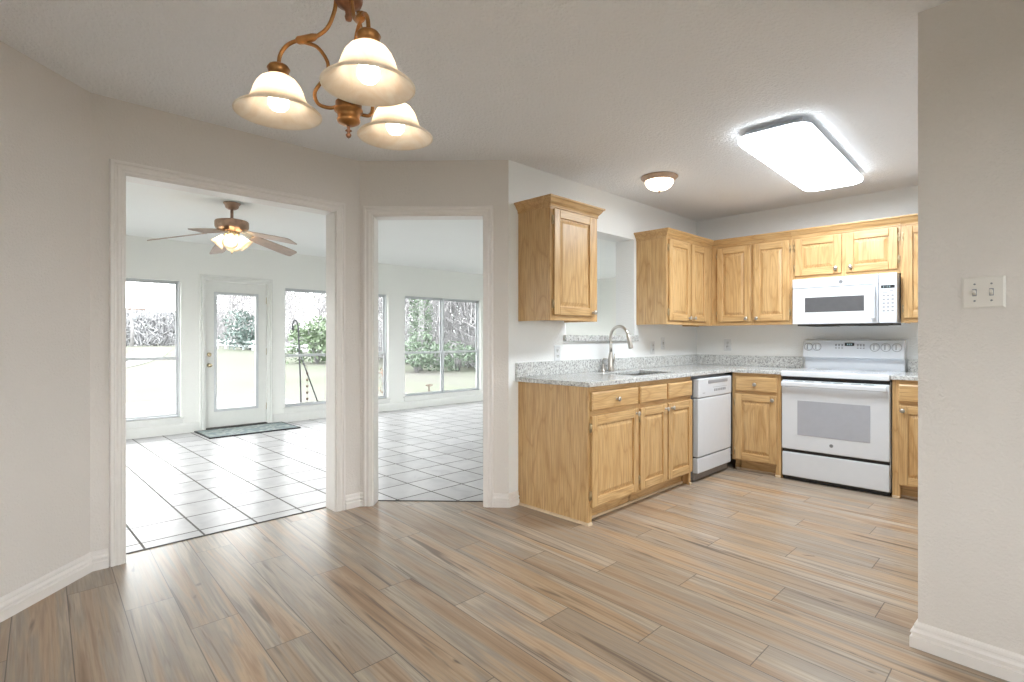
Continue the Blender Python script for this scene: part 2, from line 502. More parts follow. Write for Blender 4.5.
# dark metal strips where tile meets plank
b = MB(); b.box(-.900,-.889,-4.932,-3.735,0,.004)
struct(b.build('trim_1', M['dark_gap']), 'dark threshold strip in the wide doorway', 'threshold strip')
b = MB(); q = [D1+DN*.113+DT*.089, D1+DN*.113+DT*.885, D1+DN*.124+DT*.885, D1+DN*.124+DT*.089]
b.prism([tuple(p) for p in q], 0, .004)
struct(b.build('trim_2', M['dark_gap']), 'dark threshold strip in the narrow doorway', 'threshold strip')

# ceilings
b = MB(); b.box(-1.0, 5.2, -8.0, .25, H, H+.12)
struct(b.build('ceiling', M['ceiling']), 'textured ceiling over the dining area and kitchen', 'ceiling')
b = MB()
b.prism([(-5.1,-6.2),(-.83,-6.2),(-.83,-3.5),(-.06,-2.75),(-.06,4.0),(-5.1,4.0)], 2.39, 2.56)
struct(b.build('ceiling_sunroom', M['ceiling_sunroom']), 'white flat ceiling of the sunroom', 'ceiling')

def wall(name, o, d, n, L, t, mat, holes=(), top=None, label='', z0=-.1):
    """o start point (x,y), d direction, n outward (away from room) unit, length L, holes (s0,s1,z0,z1)"""
    top = top or H+.04
    xs = sorted({0, L} | {h[0] for h in holes} | {h[1] for h in holes})
    zs = sorted({z0, top} | {h[2] for h in holes} | {h[3] for h in holes})
    sol = lambda u, w: not any(h[0] < u < h[1] and h[2] < w < h[3] for h in holes)
    pl = lambda u, dep, w: (o[0]+d[0]*u+n[0]*dep, o[1]+d[1]*u+n[1]*dep, w)
    b = MB(); b.cells(xs, zs, sol, pl, t)
    return struct(b.build(name, mat), label, 'wall')

OP1 = (-4.930, -3.737, 2.058)
wall('wall_left', LW0, LDIR, (-.7071,-.7071), 2.95, .14, M['wall'], label='angled plain wall at the left of the wide doorway')
wall('wall_doorway', (-.762,-5.16), (0,1), (-1,0), 1.67, .130, M['wall'], [(OP1[0]+5.16, OP1[1]+5.16, -.1, OP1[2])], label='wall around the wide cased doorway to the sunroom')
wall('wall_corner', D1, DT, DN, DL, .118, M['wall'], [(.089, .885, -.1, 2.057)], label='short angled wall around the narrow doorway')
PT = (-2.20, -1.222, 1.159, 2.085)
wall('wall_sink', (0,-2.831), (0,1), (-1,0), 3.0, .20, M['wall_kitchen'], [(PT[0]+2.831, PT[1]+2.831, PT[2], PT[3])], label='kitchen wall with the pass-through opening over the sink')
wall('wall_range', (-.2,0), (1,0), (0,1), 5.2, .15, M['wall_kitchen'], label='kitchen wall behind the range and microwave')
RWA = math.radians(-3); RWD = (math.cos(RWA), math.sin(RWA))
wall('wall_right', (2.327,-2.902), RWD, (-RWD[1],RWD[0]), 2.45, .12, M['wall'], label='plain wall with the double switch at the right')
wall('wall_pantry', (3.4,-2.9), (0,1), (1,0), 3.0, .12, M['wall_kitchen'], label='kitchen end wall out of sight at the right')
wall('wall_dining', (4.6,-7.3), (0,1), (1,0), 4.5, .14, M['wall'], [(.5,3.7,.45,2.15)], label='dining wall with an added daylight window behind the viewer')
wall('wall_rear', (1.1,-7.13), (1,0), (0,-1), 3.7, .14, M['wall'], [(1.2,2.4,.85,2.05)], label='rear dining wall with an added daylight window behind the viewer')
XS = -4.928
WIN = [(-5.39,-3.70), (-2.415,-.745), (-.43,1.262), (1.62,3.30)]  # last opening is out of view, added for daylight
WZ = (.205, 1.895)
DO = (-3.425, -2.661, 1.925)
holes = [(a+6.2, c+6.2, WZ[0], WZ[1]) for a, c in WIN] + [(DO[0]-.02+6.2, DO[1]+.02+6.2, -.1, DO[2]+.02)]
wall('wall_sunroom', (XS,-6.2), (0,1), (-1,0), 10.0, .15, M['wall_sunroom'], holes, 2.5, 'long sunroom wall with windows and a glass door to the garden')
wall('wall_north', (-5.08,3.5), (1,0), (0,1), 5.0, .15, M['wall_sunroom'], (), 2.5, 'sunroom end wall seen through the pass-through')
wall('wall_south', (-5.08,-5.9), (1,0), (0,-1), 4.3, .15, M['wall_sunroom'], [(.7,3.3,WZ[0],WZ[1])], 2.5, 'sunroom end wall hidden behind the left wall')

# casings: profile (offset outward from opening, depth out of the wall)
CAS = [(0,0),(0,.010),(.004,.013),(.014,.013),(.018,.017),(.030,.018),(.036,.014),(.044,.014),(.050,.020),(.060,.020),(.064,.016),(.066,0)]
def casing(name, o, d, n, s0, s1, zt, mat, label, prof=CAS, jamb=0.0, jmat=None):
    b = MB(); k = len(prof)
    path = [lambda q: (s0-q, 0), lambda q: (s0-q, zt+q), lambda q: (s1+q, zt+q), lambda q: (s1+q, 0)]
    vs = []
    for f in path:
        for q, dep in prof:
            s, z = f(q); vs.append((o[0]+d[0]*s+n[0]*dep, o[1]+d[1]*s+n[1]*dep, z))
    fs = []
    for i in range(3):
        for a in range(k-1):
            fs.append((i*k+a, i*k+a+1, (i+1)*k+a+1, (i+1)*k+a))
    fs.append(tuple(range(k))); fs.append(tuple(range(3*k,4*k)))
    b.add(vs, fs)
    if jamb:
        e = .012
        def jb(sa, sb, za, zb):
            P = lambda s, dep, z: (o[0]+d[0]*s-n[0]*dep, o[1]+d[1]*s-n[1]*dep, z)
            b.frustum([P(sa,-.002,za),P(sb,-.002,za),P(sb,-.002,zb),P(sa,-.002,zb)], [P(sa,jamb,za),P(sb,jamb,za),P(sb,jamb,zb),P(sa,jamb,zb)])
        jb(s0-.001, s0+e*.5, 0, zt); jb(s1-e*.5, s1+.001, 0, zt); jb(s0, s1, zt-e*.5, zt+.001)
    return struct(b.build(name, mat, merge=False), label, 'door casing')
casing('trim_3', (-.762,0), (0,1), (1,0), OP1[0]+.004, OP1[1]-.004, OP1[2]-.004, M['trim'], 'moulded white casing around the wide doorway', jamb=.131)
casing('trim_4', D1, DT, -DN, .093, .881, 2.053, M['trim'], 'moulded white casing around the narrow doorway', jamb=.119)
casing('trim_5', (XS,0), (0,1), (1,0), DO[0]-.004, DO[1]+.004, DO[2]+.008, M['trim_sunroom'], 'white casing around the garden door', jamb=.12)

# baseboards: profile (d out, z)
BB = [(0,0),(.018,0),(.018,.040),(.0115,.044),(.0115,.052),(.017,.056),(.0165,.062),(.009,.068),(.007,.074),(.009,.078),(.008,.088),(.004,.094),(0,.096)]
def baseboard(name, path, mat, label, prof=BB):
    b = MB(); b.sweep(path, prof)
    return struct(b.build(name, mat), label, 'baseboard')
ca = .066
baseboard('baseboard_left', [tuple(LW1), tuple(LW0), (-.762, OP1[0]-ca)][::-1][::-1], M['trim'], 'white baseboard along the angled wall at the left')
baseboard('baseboard_corner', [(-.762, OP1[1]+ca), tuple(D1), tuple(D1+DT*(.093-ca))], M['trim'], 'short white baseboard between the two doorways')
baseboard('baseboard_pier', [tuple(D1+DT*(.881+ca)), tuple(D2), (0,-2.738)], M['trim'], 'short white baseboard between the narrow doorway and the cabinet')
baseboard('baseboard_right', [(2.327+RWD[0]*2.2,-2.902+RWD[1]*2.2), (2.327,-2.902), (2.327-RWD[1]*.115,-2.902+RWD[0]*.115)][::-1], M['trim'], 'white baseboard along the wall at the right', [(d*1.25,z) for d, z in BB])
BS = [(0,0),(.014,0),(.014,.10),(.010,.118),(.004,.125),(0,.127)]
baseboard('baseboard_sunroom', [(XS,3.5),(XS,DO[1]+.072)][::-1], M['trim_sunroom'], 'white baseboard under the sunroom windows', BS)
baseboard('baseboard_south', [(XS,DO[0]-.072),(XS,-5.9)][::-1], M['trim_sunroom'], 'white baseboard left of the garden door', BS)
baseboard('baseboard_north', [(XS,3.5),(-.34,3.5)], M['trim_sunroom'], 'white baseboard along the sunroom end wall', BS)

# windows
def window(name, y0, y1, label, split=True):
    r = thing(name, label, 'window', (XS-.06, (y0+y1)/2, WZ[0]), 0, None, 'structure')
    W = (y1-y0)/2; HH = WZ[1]-WZ[0]; fx0, fx1 = -.075, .0
    f = MB(); e = .014
    f.box(fx0,fx1,-W,W,0,e); f.box(fx0,fx1,-W,W,HH-e,HH); f.box(fx0,fx1,-W,-W+e,e,HH-e); f.box(fx0,fx1,W-e,W,e,HH-e)
    if split: f.box(fx0,fx1,-.014,.014,e,HH-e)
    f.build('frame', M['vinyl'], r, .003)
    bays = [(-W+e,-.014),(.014,W-e)] if split else [(-W+e,W-e)]
    mid = .935-WZ[0]
    for a, c in bays:
        for lo, hi, x in ((e, mid+.02, -.022), (mid-.02, HH-e, -.05)):
            s = MB(); w = .020; g = .001
            a_, c_ = a+g, c-g
            wl, wh = (w, .034) if lo < .1 else (.034, w)
            s.box(x-.02,x,a_,c_,lo+g,lo+wl); s.box(x-.02,x,a_,c_,hi-wh,hi-g); s.box(x-.02,x,a_,a_+w,lo+wl,hi-wh); s.box(x-.02,x,c_-w,c_,lo+wl,hi-wh)
            so = s.build('sash', M['vinyl'], r, .003)
            p = MB(); p.box(x-.012,x-.009,a_+w,c_-w,lo+wl,hi-wh)
            p.build('pane', M['glass'], so)
    s = MB(); s.box(-.0,.085,-W-.03,W+.03,-.022,.0); s.box(.06,.072,-W-.02,W+.02,-.075,-.022)
    s.build('sill', M['trim_sunroom'], r, .004)
    return r
window('window_1', *WIN[0], 'tall double window at the left of the garden door')
window('window_2', *WIN[1], 'tall double window between the garden door and the far window')
window('added_window_8', *WIN[3], 'added tall window lighting the sunroom end wall, unseen behind the kitchen wall')  # extra unseen window, added to brighten the sunroom end wall
window('window_3', *WIN[2], 'wide double window seen through the narrow doorway')
def added_window(name, loc, rz, label, W=.9, HH=1.3):  # windows added out of view to let in more daylight
    r = thing(name, label, 'window', loc, rz, None, 'structure')
    f = MB(); e=.05
    f.box(-W,W,-.05,.05,0,e); f.box(-W,W,-.05,.05,HH-e,HH); f.box(-W,-W+e,-.05,.05,e,HH-e); f.box(W-e,W,-.05,.05,e,HH-e); f.box(-W+e,W-e,-.03,.03,HH/2-.02,HH/2+.02)
    f.build('frame', M['vinyl'], r)
    for a, c in ((e,HH/2-.02),(HH/2+.02,HH-e)):
        p = MB(); p.box(-W+e,W-e,-.002,.002,a,c); p.build('pane', M['glass'], r)
added_window('added_window_4', (2.9,-7.20,.85), 0, 'added unseen daylight window in the rear dining wall behind the viewer', .6, 1.2)  # added behind the camera, sized for the daylight it gives the dining area
added_window('added_window_6', (-3.08,-5.97,WZ[0]), 0, 'added unseen daylight window in the sunroom end wall hidden behind the left wall', 1.3, WZ[1]-WZ[0])  # added out of sight so the sunroom gets more daylight
added_window('added_window_7', (-.26,1.85,WZ[0]), PI/2, 'added unseen daylight window beside the sunroom end wall, hidden behind the kitchen', 1.2, WZ[1]-WZ[0])  # added unseen opening that throws daylight on the sunroom end wall
wall('wall_annex', (-.2,.169), (0,1), (-1,0), 3.35, .13, M['wall_sunroom'], [(.481,2.881,WZ[0],WZ[1])], 2.5, 'sunroom side wall hidden behind the kitchen')
added_window('added_window_5', (4.67,-5.2,.45), PI/2, 'added unseen daylight window in the dining side wall behind the viewer', 1.6, 1.70)  # added behind the camera, widened to light the left-hand walls

# garden door
r = thing('door_1', 'white garden door with a full glass pane and brass knob', 'door', (XS-.05, DO[0]+.003, 0), 0, None, 'structure')
W = DO[1]-DO[0]-.006; gz0, gz1, ga, gb = .258, 1.757, .128, W-.135
d = MB()
for bx in ((0,ga,.03,DO[2]-.004),(gb,W,.03,DO[2]-.004),(ga,gb,.03,gz0),(ga,gb,gz1,DO[2]-.004)):
    d.box(-.022,.022,bx[0],bx[1],bx[2],bx[3])
d.build('slab', M['trim_sunroom'], r, 0)
g = MB(); e=.028
for x in (.022,):
    for bx in ((ga-e,ga+.006,gz0-e,gz1+e),(gb-.006,gb+e,gz0-e,gz1+e),(ga,gb,gz0-e,gz0+.006),(ga,gb,gz1-.006,gz1+e)):
        g.box(x,x+.012,*bx)
gf = g.build('glazing_frame', M['vinyl'], r, .004)
p = MB(); p.box(-.004,.004,ga,gb,gz0,gz1); p.build('pane', M['glass'], r)
for nm, z, rr in (('knob', .835, .028), ('deadbolt', .972, .024)):
    k = MB(); Mx = Matrix.Rotation(PI/2, 4, 'Y')
    if nm == 'knob': pr = [(0,0),(.026,0),(.026,.006),(.010,.010),(.009,.030),(.018,.036),(.024,.048),(.022,.058),(.012,.063),(0,.064)]
    else: pr = [(0,0),(.027,0),(.027,.010),(.020,.018),(0,.020)]
    k.lathe(pr, (.022,.045,z), 20, Mx)
    k.build(nm, M['brass'], r)
for z in (.25, 1.0, 1.7):
    k = MB(); k.tube([(.026,W+.003,z-.045),(.026,W+.003,z+.045)], .007, 8); k.build('hinge', M['hinge'], r)
k = MB(); k.box(-.07,.07,-.0,W,0,.026); k.build('threshold', M['dark_gap'], r, .004)

# ------------------------------------------------------------------ cabinets
DT_ = .020   # door thickness
def knob_mesh(x, z, y):
    k = MB(); Mx = Matrix.Rotation(PI/2, 4, 'X')
    k.lathe([(0,-.001),(.0085,-.001),(.0085,.002),(.0055,.004),(.0055,.012),(.012,.016),(.0165,.021),(.0165,.025),(.011,.030),(0,.031)], (x,y,z), 18, Mx)
    return k
def hinge_mesh(x, z, y):
    k = MB(); k.box(x-.007,x+.007,y-.004,y+.004,z-.030,z+.030); k.tube([(x,y-.006,z-.024),(x,y-.006,z+.024)], .0045, 8)
    return k
def door(root, x0, x1, z0, z1, yf, knob=None, hinge=None, name='door', rail=.058):
    """raised panel door, its back on plane y=yf, facing -y"""
    yb, y = yf, yf-DT_
    d = MB(); s = rail; b_ = .006
    def member(xa,xb,za,zb,mi,inner):
        # slab with eased outer front edges
        d.box(xa,xb,y,yb,za,zb,mi)
    member(x0,x0+s,z0,z1,0,0); member(x1-s,x1,z0,z1,0,0)
    member(x0+s,x1-s,z0,z0+s,1,0); member(x0+s,x1-s,z1-s,z1,1,0)
    o = d.build(name, OAK, root, .004, merge=False)
    p = MB(); X0,X1,Z0,Z1 = x0+s-.002,x1-s+.002,z0+s-.002,z1-s+.002
    i1, i2 = .010, .034
    p.frustum(rect(X0,X1,Z0,Z1,yb-.003), rect(X0,X1,Z0,Z1,y+.012))
    p.frustum(rect(X0+i1,X1-i1,Z0+i1,Z1-i1,y+.0122), rect(X0+i2,X1-i2,Z0+i2,Z1-i2,y+.003))
    p.build('panel', OAK, o, 0, merge=False)
    if knob: knob_mesh(knob[0], knob[1], y).build('knob', M['nickel'], o)
    if hinge:
        hx = x0-.004 if hinge == 'L' else x1+.004
        for z in (z0+.075, z1-.075): hinge_mesh(hx, z, yf-.006).build('hinge', M['hinge'], o)
    return o
def drawer(root, x0, x1, z0, z1, yf, knob=True, name='drawer'):
    d = MB(); y = yf-DT_; e = .010
    d.frustum(rect(x0,x1,z0,z1,yf), rect(x0,x1,z0,z1,y+.006), 1)
    d.frustum(rect(x0,x1,z0,z1,y+.006), rect(x0+e,x1-e,z0+e,z1-e,y), 1)
    o = d.build(name, OAK, root, .0015, merge=False)
    if knob: knob_mesh((x0+x1)/2, (z0+z1)/2, y).build('knob', M['nickel'], o)
    return o
CRP = [(0,0),(.004,0),(.008,.012),(.010,.014),(.020,.024),(.030,.040),(.034,.046),(.040,.048),(.044,.054),(.044,.062),(0,.062)]
def crown(root, path, z):
    b = MB(); b.sweep(path, [(d, z+q) for d, q in CRP], 1)
    # a thin frieze bead below the crown
    b.sweep(path, [(0,z-.010),(.006,z-.008),(.006,z-.001),(0,z)], 1)
    return b.build('crown_molding', OAK, root, 0, merge=False)

def upper(name, label, loc, rz, W, D, Hh, stiles, doors, crown_path, rails=(.045,.035), knobs=True):
    """wall cabinet: local x right, front at y=-D, z from its underside"""
    r = thing(name, label, 'kitchen cabinet', loc, rz)
    c = MB(); t = .016; yf = -D
    c.box(0,t,yf+.019,0,0,Hh,0); c.box(W-t,W,yf+.019,0,0,Hh,0)
    c.box(t,W-t,yf+.019,0,.012,.028,1); c.box(t,W-t,yf+.019,0,Hh-.03,Hh-.014,1); c.box(t,W-t,-.006,0,.028,Hh-.03,1)
    c.build('carcass', OAK, r, .001, merge=False)
    f = MB()
    for a, b_ in stiles: f.box(a,b_,yf,yf+.019,0,Hh,0)
    st = sorted(stiles)
    for i in range(len(st)-1):
        f.box(st[i][1],st[i+1][0],yf,yf+.019,0,rails[0],1); f.box(st[i][1],st[i+1][0],yf,yf+.019,Hh-rails[1],Hh,1)
    f.build('face_frame', OAK, r, .001, merge=False)
    for dd in doors: door(r, dd[0], dd[1], dd[2], dd[3], yf-.0005, dd[4], dd[5])
    if crown_path: crown(r, crown_path, Hh-.012)
    return r
UB, UT = 1.308, 2.096
UH = UT-UB
# left of the pass-through
w = .527
upper('upper_cabinet', 'single door oak wall cabinet hanging left of the pass-through, nearest the narrow doorway', (.001,-2.735,UB), PI/2, w, .305, UH,
      [(0,.045),(w-.045,w)], [(.022,w-.055,.038,UH-.030,(w-.078,.065),'L')], [(0,0),(0,-.305),(w,-.305),(w,0)])
# right of the pass-through, along the sink wall
w = .884
upper('upper_cabinet', 'oak wall cabinet with two narrow doors right of the pass-through', (.001,-1.190,UB), PI/2, w, .305, UH,
      [(0,.035),(.405,.440),(w-.124,w)], [(.022,.408,.036,UH-.034,(.375,.065),'L'),(.432,.742,.036,UH-.034,(.465,.065),'R')], [(0,0),(0,-.305),(w,-.305)], rails=(.045,.035))
# back wall, corner to microwave
x0, x1 = .010, 1.052
o = upper('upper_cabinet', 'oak wall cabinet with two tall doors between the corner and the microwave', (x0,-.001,UB), 0, x1-x0, .305, UH,
      [(.297,.362),(.68,.712),(x1-x0-.032,x1-x0)], [(.356,.680,.036,UH-.034,(.645,.065),'L'),(.706,1.020,.036,UH-.034,(.740,.065),'R')], [(.297,-.305),(x1-x0,-.305)])
x0, x1 = 1.053, 1.847
upper('upper_cabinet', 'short two door oak wall cabinet above the white microwave', (x0,-.001,1.702), 0, x1-x0, .305, UT-1.702,
      [(0,.030),(.375,.425),(x1-x0-.030,x1-x0)], [(.022,.387,.034,UT-1.702-.034,(.347,.078),'L'),(.419,x1-x0-.018,.034,UT-1.702-.034,(.456,.078),'R')], [(0,-.305),(x1-x0,-.305)])
x0, x1 = 1.848, 2.32
upper('upper_cabinet', 'oak wall cabinet right of the microwave, partly behind the right wall', (x0,-.001,UB), 0, x1-x0, .305, UH,
      [(0,.035),(x1-x0-.035,x1-x0)], [(.020,x1-x0-.02,.036,UH-.034,(x1-x0-.055,.065),'L')], [(0,-.305),(x1-x0,-.305)])

CB = .878      # top of base cabinets
def base(name, label, loc, rz, W, D, stiles, midrail, doors, drawers, sides=(True,True), foot=(True,True)):
    r = thing(name, label, 'kitchen cabinet', loc, rz)
    yf = -D; c = MB(); t = .016; kd = .07
    c.box(0,t,yf+(.019 if foot[0] else kd),-.001,.001,CB,0); c.box(W-t,W,yf+(.019 if foot[1] else kd),-.001,.001,CB,0)
    c.box(t,W-t,yf+.019,-.02,.095,.111,1); c.box(t,W-t,-.02,-.008,.095,CB,1)
    c.build('carcass', OAK, r, .001, merge=False)
    k = MB(); k.box(t if foot[0] else min(0,stiles[0][0]),W-t if foot[1] else W,yf+kd,yf+kd+.012,.001,.095,1); k.build('toe_kick', OAK, r)
    s = MB(); s.box(t if foot[0] else min(0,stiles[0][0]),W-t if foot[1] else W,yf+kd-.012,yf+kd-.0005,.0,.016); s.build('shoe_strip', M['pale_pine'], r, .003)
    f = MB()
    for i, (a, b_) in enumerate(stiles):
        lo = .001 if ((i == 0 and foot[0]) or (i == len(stiles)-1 and foot[1])) else .095
        f.box(a,b_,yf,yf+.019,lo,CB,0)
    for i in range(len(stiles)-1):
        a, b_ = stiles[i][1], stiles[i+1][0]
        f.box(a,b_,yf,yf+.019,.095,.125,1); f.box(a,b_,yf,yf+.019,midrail-.018,midrail+.018,1); f.box(a,b_,yf,yf+.019,CB-.035,CB,1)
    f.build('face_frame', OAK, r, .001, merge=False)
    for dd in doors: door(r, *dd[:4], yf-.0005, dd[4], dd[5])
    for dd in drawers: drawer(r, *dd[:4], yf-.0005, dd[4], dd[5])
    return r
BD = .622
yl = -2.735
ra = base('base_cabinet', 'oak base cabinet with one wide drawer at the open end of the sink run', (0,yl,0), PI/2, .578, BD,
     [(0,.038),(.548,.578)], .708, [(.020,.557,.110,.690,(.530,.660),'L')], [(.020,.557,.722,.842,True,'drawer')], foot=(True,False))
s = MB(); s.sweep([(.0,-.012),(.0,-BD),(.030,-BD)], [(0,.0),(.012,.0),(.010,.012),(0,.016)]); s.build('shoe_molding', M['pale_pine'], ra)
y2 = yl+.579; w = .785
rb = base('sink_cabinet', 'oak base cabinet under the sink with two doors and two false drawer fronts', (0,y2,0), PI/2, w, BD,
     [(0,.026),(.375,.405),(w-.030,w)], .708, [(.008,.380,.110,.690,(.352,.655),'L'),(.402,w-.006,.110,.690,(.440,.655),'R')],
     [(.008,.380,.722,.842,False,'false_drawer_front'),(.402,w-.006,.722,.842,False,'false_drawer_front')], foot=(False,True))
s = MB(); s.box(w-.030,w-.002,-BD-.013,-BD,0,.020); s.build('shoe_block', M['pale_pine'], rb, .004)
# back wall, corner to range (its face starts at the inner corner)
x0 = .690; w = .380
rc = base('base_cabinet', 'oak base cabinet with one drawer and one door between dishwasher and range', (x0,0,0), 0, w, .642,
     [(-.035,.010),(w-.045,w)], .704, [(-.004,w-.030,.108,.690,(w-.060,.655),'L')], [(-.004,w-.030,.716,.846,True,'drawer')], foot=(False,True))
s = MB(); s.box(w-.045,w,-.642-.012,-.642,0,.020); s.build('shoe_block', M['pale_pine'], rc, .004)
x0 = 1.850; w = .60
rd = base('base_cabinet', 'oak base cabinet right of the range, partly behind the right wall', (x0,0,0), 0, w, .642,
     [(0,.050),(w-.040,w)], .704, [(.040,w-.03,.108,.690,(.068,.655),'R')], [(.040,w-.03,.716,.846,False,'drawer')], foot=(True,True))
s = MB(); s.box(0,.046,-.642-.012,-.642,0,.020); s.build('shoe_block', M['pale_pine'], rd, .004)

# ------------------------------------------------------------------ countertops
CT = .909
SKX, SKY = (.165,.515), (-2.02,-1.40)
b = MB()
xs = [.0005, SKX[0], SKX[1], .652, 1.078]; ys = [-2.765, SKY[0], SKY[1], -.668, -.0005]
def ct_solid(u, v):
    if u > .652: return v > -.668
    return not (SKX[0] < u < SKX[1] and SKY[0] < v < SKY[1])
b.cells(xs, ys, ct_solid, lambda u, dep, v: (u, v, CT-dep), CT-CB-.0005)
ctop = b.build('countertop', M['granite'], None, .003)
tag(ctop, 'L-shaped speckled white granite countertop running from the sink end to the range', 'countertop')
b = MB(); b.box(.0005,.020,-2.763,-.0215,CT+.0003,1.011); b.box(.0005,1.050,-.020,-.0005,CT+.0003,1.011); b.build('backsplash', M['granite'], ctop, .002)
b = MB(); b.box(1.844,2.47,-.668,-.0005,CB+.0005,CT)
c2 = b.build('countertop', M['granite'], None, .003)
tag(c2, 'short granite countertop right of the range, partly behind the right wall', 'countertop')
b = MB(); b.box(1.850,2.47,-.020,-.0005,CT+.0003,1.011); b.build('backsplash', M['granite'], c2, .002)

# pass-through ledge
b = MB()
b.box(-.1995,.0008,PT[0]+.0005,PT[1]-.0005,1.160,1.212); b.box(.0008,.030,PT[0]-.035,PT[1]+.03,1.160,1.212)
lg = b.build('granite_ledge', M['granite'], None, .004)
tag(lg, 'grey granite ledge along the bottom of the pass-through opening', 'ledge')

# sink
r = thing('kitchen_sink', 'stainless steel undermount sink set in the granite countertop', 'sink', ((SKX[0]+SKX[1])/2,(SKY[0]+SKY[1])/2,CB-.20))
b = MB(); a, c, t, h = .175+.006, .31+.006, .004, .199
b.box(-a,a,-c,c,0,t); b.box(-a,-a+t,-c,c,t,h); b.box(a-t,a,-c,c,t,h); b.box(-a+t,a-t,-c,-c+t,t,h); b.box(-a+t,a-t,c-t,c,t,h)
b.build('basin', M['steel'], r, .002)
b = MB(); b.box(-a+t,a-t,-.012,.012,t,h-.045); b.build('divider', M['steel'], r, .003)
for yy in (-.16,.16):
    b = MB(); b.lathe([(0,t+.001),(.045,t+.001),(.045,t+.004),(.03,t+.002),(0,t+.002)], (0,yy,0), 24); b.build('drain', M['nickel'], r)

# faucet
r = thing('kitchen_faucet', 'brushed nickel gooseneck faucet standing behind the sink', 'faucet', (.085,-1.715,CT+.0006))
b = MB(); b.lathe([(0,0),(.030,0),(.030,.006),(.026,.012),(.0235,.05),(.021,.10),(.0165,.145),(.0135,.16),(0,.16)], n=24); b.build('body', M['nickel'], r)
b = MB()
pts = [(0,0,.15),(0,0,.20),(0,0,.272)]
R = .083
for i in range(0,13):
    a = PI - i*(PI*.95)/12
    pts.append((R+R*math.cos(a), 0, .290+R*math.sin(a)))
b.tube(pts, .0125, 14); b.build('spout', M['nickel'], r)
ex, ez = pts[-1][0], pts[-1][2]
dx, dz = pts[-1][0]-pts[-2][0], pts[-1][2]-pts[-2][2]; l = math.hypot(dx,dz); dx/=l; dz/=l
b = MB(); b.tube([(ex+dx*q,0,ez+dz*q) for q in (-.004,.004,.035,.085,.108,.115)], [.013,.0145,.0155,.019,.020,.017], 16); b.build('spray_head', M['nickel'], r)
b = MB(); b.tube([(0,.020,.075),(0,.042,.078)], .010, 12); b.tube([(0,.040,.078),(.004,.046,.10),(.006,.050,.145)], [.008,.007,.006], 10); b.build('lever', M['nickel'], r)
# side sprayer / soap pump seen behind the body
r = thing('soap_dispenser', 'small nickel soap pump standing left of the gooseneck faucet', 'soap dispenser', (.055,-1.785,CT+.0006))
b = MB(); b.lathe([(0,0),(.019,0),(.019,.006),(.012,.012),(.010,.05),(.008,.06),(0,.06)], n=18); b.build('base', M['nickel'], r)
b = MB(); b.tube([(0,0,.055),(0,0,.095),(.006,0,.105),(.04,0,.104)], [.005,.005,.0065,.005], 10); b.build('spout', M['nickel'], r)

# ------------------------------------------------------------------ appliances
def label_ring(b, c, rr, y):
    """round maker's badge: disc with a raised rim and a looped monogram, facing -y"""
    Mx = Matrix.Rotation(PI/2, 4, 'X')
    b.lathe([(0,0),(rr,0),(rr,.0015),(rr*.86,.0022),(rr*.80,.0012),(0,.0012)], (c[0],y,c[1]), 28, Mx)
def badge(parent, x, z, y, rr=.014):
    b = MB(); label_ring(b, (x,z), rr, y); o = b.build('badge', M['grey_plastic'], parent)
    m = MB()
    g = [(x-.010*rr/.014+q*.0,0,0) for q in ()]
    k = rr/.014
    ring = lambda cx, cz, r0, a0, a1, n=12: [(cx+r0*math.cos(a0+(a1-a0)*i/n), y-.0022, cz+r0*math.sin(a0+(a1-a0)*i/n)) for i in range(n+1)]
    m.tube(ring(x-.0035*k, z, .0042*k, PI*.3, PI*1.95), .0007*k, 5)
    m.tube(ring(x+.0040*k, z+.0018*k, .0026*k, PI*.2, PI*1.4), .0007*k, 5)
    m.tube(ring(x+.0040*k, z-.0026*k, .0028*k, PI*.6, PI*1.9), .0007*k, 5)
    m.build('monogram', M['pale_grey'], o)

# dishwasher (local x right, front -y), turned to face +x
dl, dw = -1.302, .634
r = thing('dishwasher', 'white dishwasher built in beside the inner corner', 'dishwasher', (0,dl,0), PI/2)
b = MB(); b.box(.004,dw-.004,-.60,-.03,.02,.868); b.build('tub', M['grey_plastic'], r)
F = -.656
b = MB(); b.box(.0,dw,F,-.605,.208,.690); b.build('door', M['white_enamel'], r, .008)
b = MB()
b.box(0,dw,F-.003,-.605,.694,.852)
cp = b.build('control_panel', M['white_enamel'], r, .008)
b = MB(); b.box(.17,dw-.09,F-.006,F-.0025,.805,.832); b.build('handle_recess', M['pale_grey'], cp, .002)
for i in range(7):
    b = MB(); b.box(.28+i*.034,.302+i*.034,F-.0045,F-.0028,.735,.756); b.build('button', M['pale_grey'], cp)
b = MB(); b.box(.26,.53,F-.0042,F-.0028,.768,.771); b.build('printed_line', M['pale_grey'], cp)
b = MB(); b.box(.07,.11,F-.0042,F-.0028,.728,.734); b.build('printed_mark', M['pale_grey'], cp)
b = MB(); b.box(0,dw,F+.004,-.605,.075,.200); b.build('lower_panel', M['white_enamel'], r, .006)
b = MB(); b.box(.0,dw,-.615,-.60,.012,.073); b.build('toe_panel', M['toe_grey'], r)
b = MB(); b.box(.0,dw,-.61,-.606,.20,.208); b.build('seam', M['black'], r)
for xx in (.05,dw-.05):
    b = MB(); b.lathe([(0,0),(.016,0),(.016,.006),(.008,.010),(.008,.03),(0,.03)], (xx,-.30,0), 14); b.build('foot', M['black'], r)

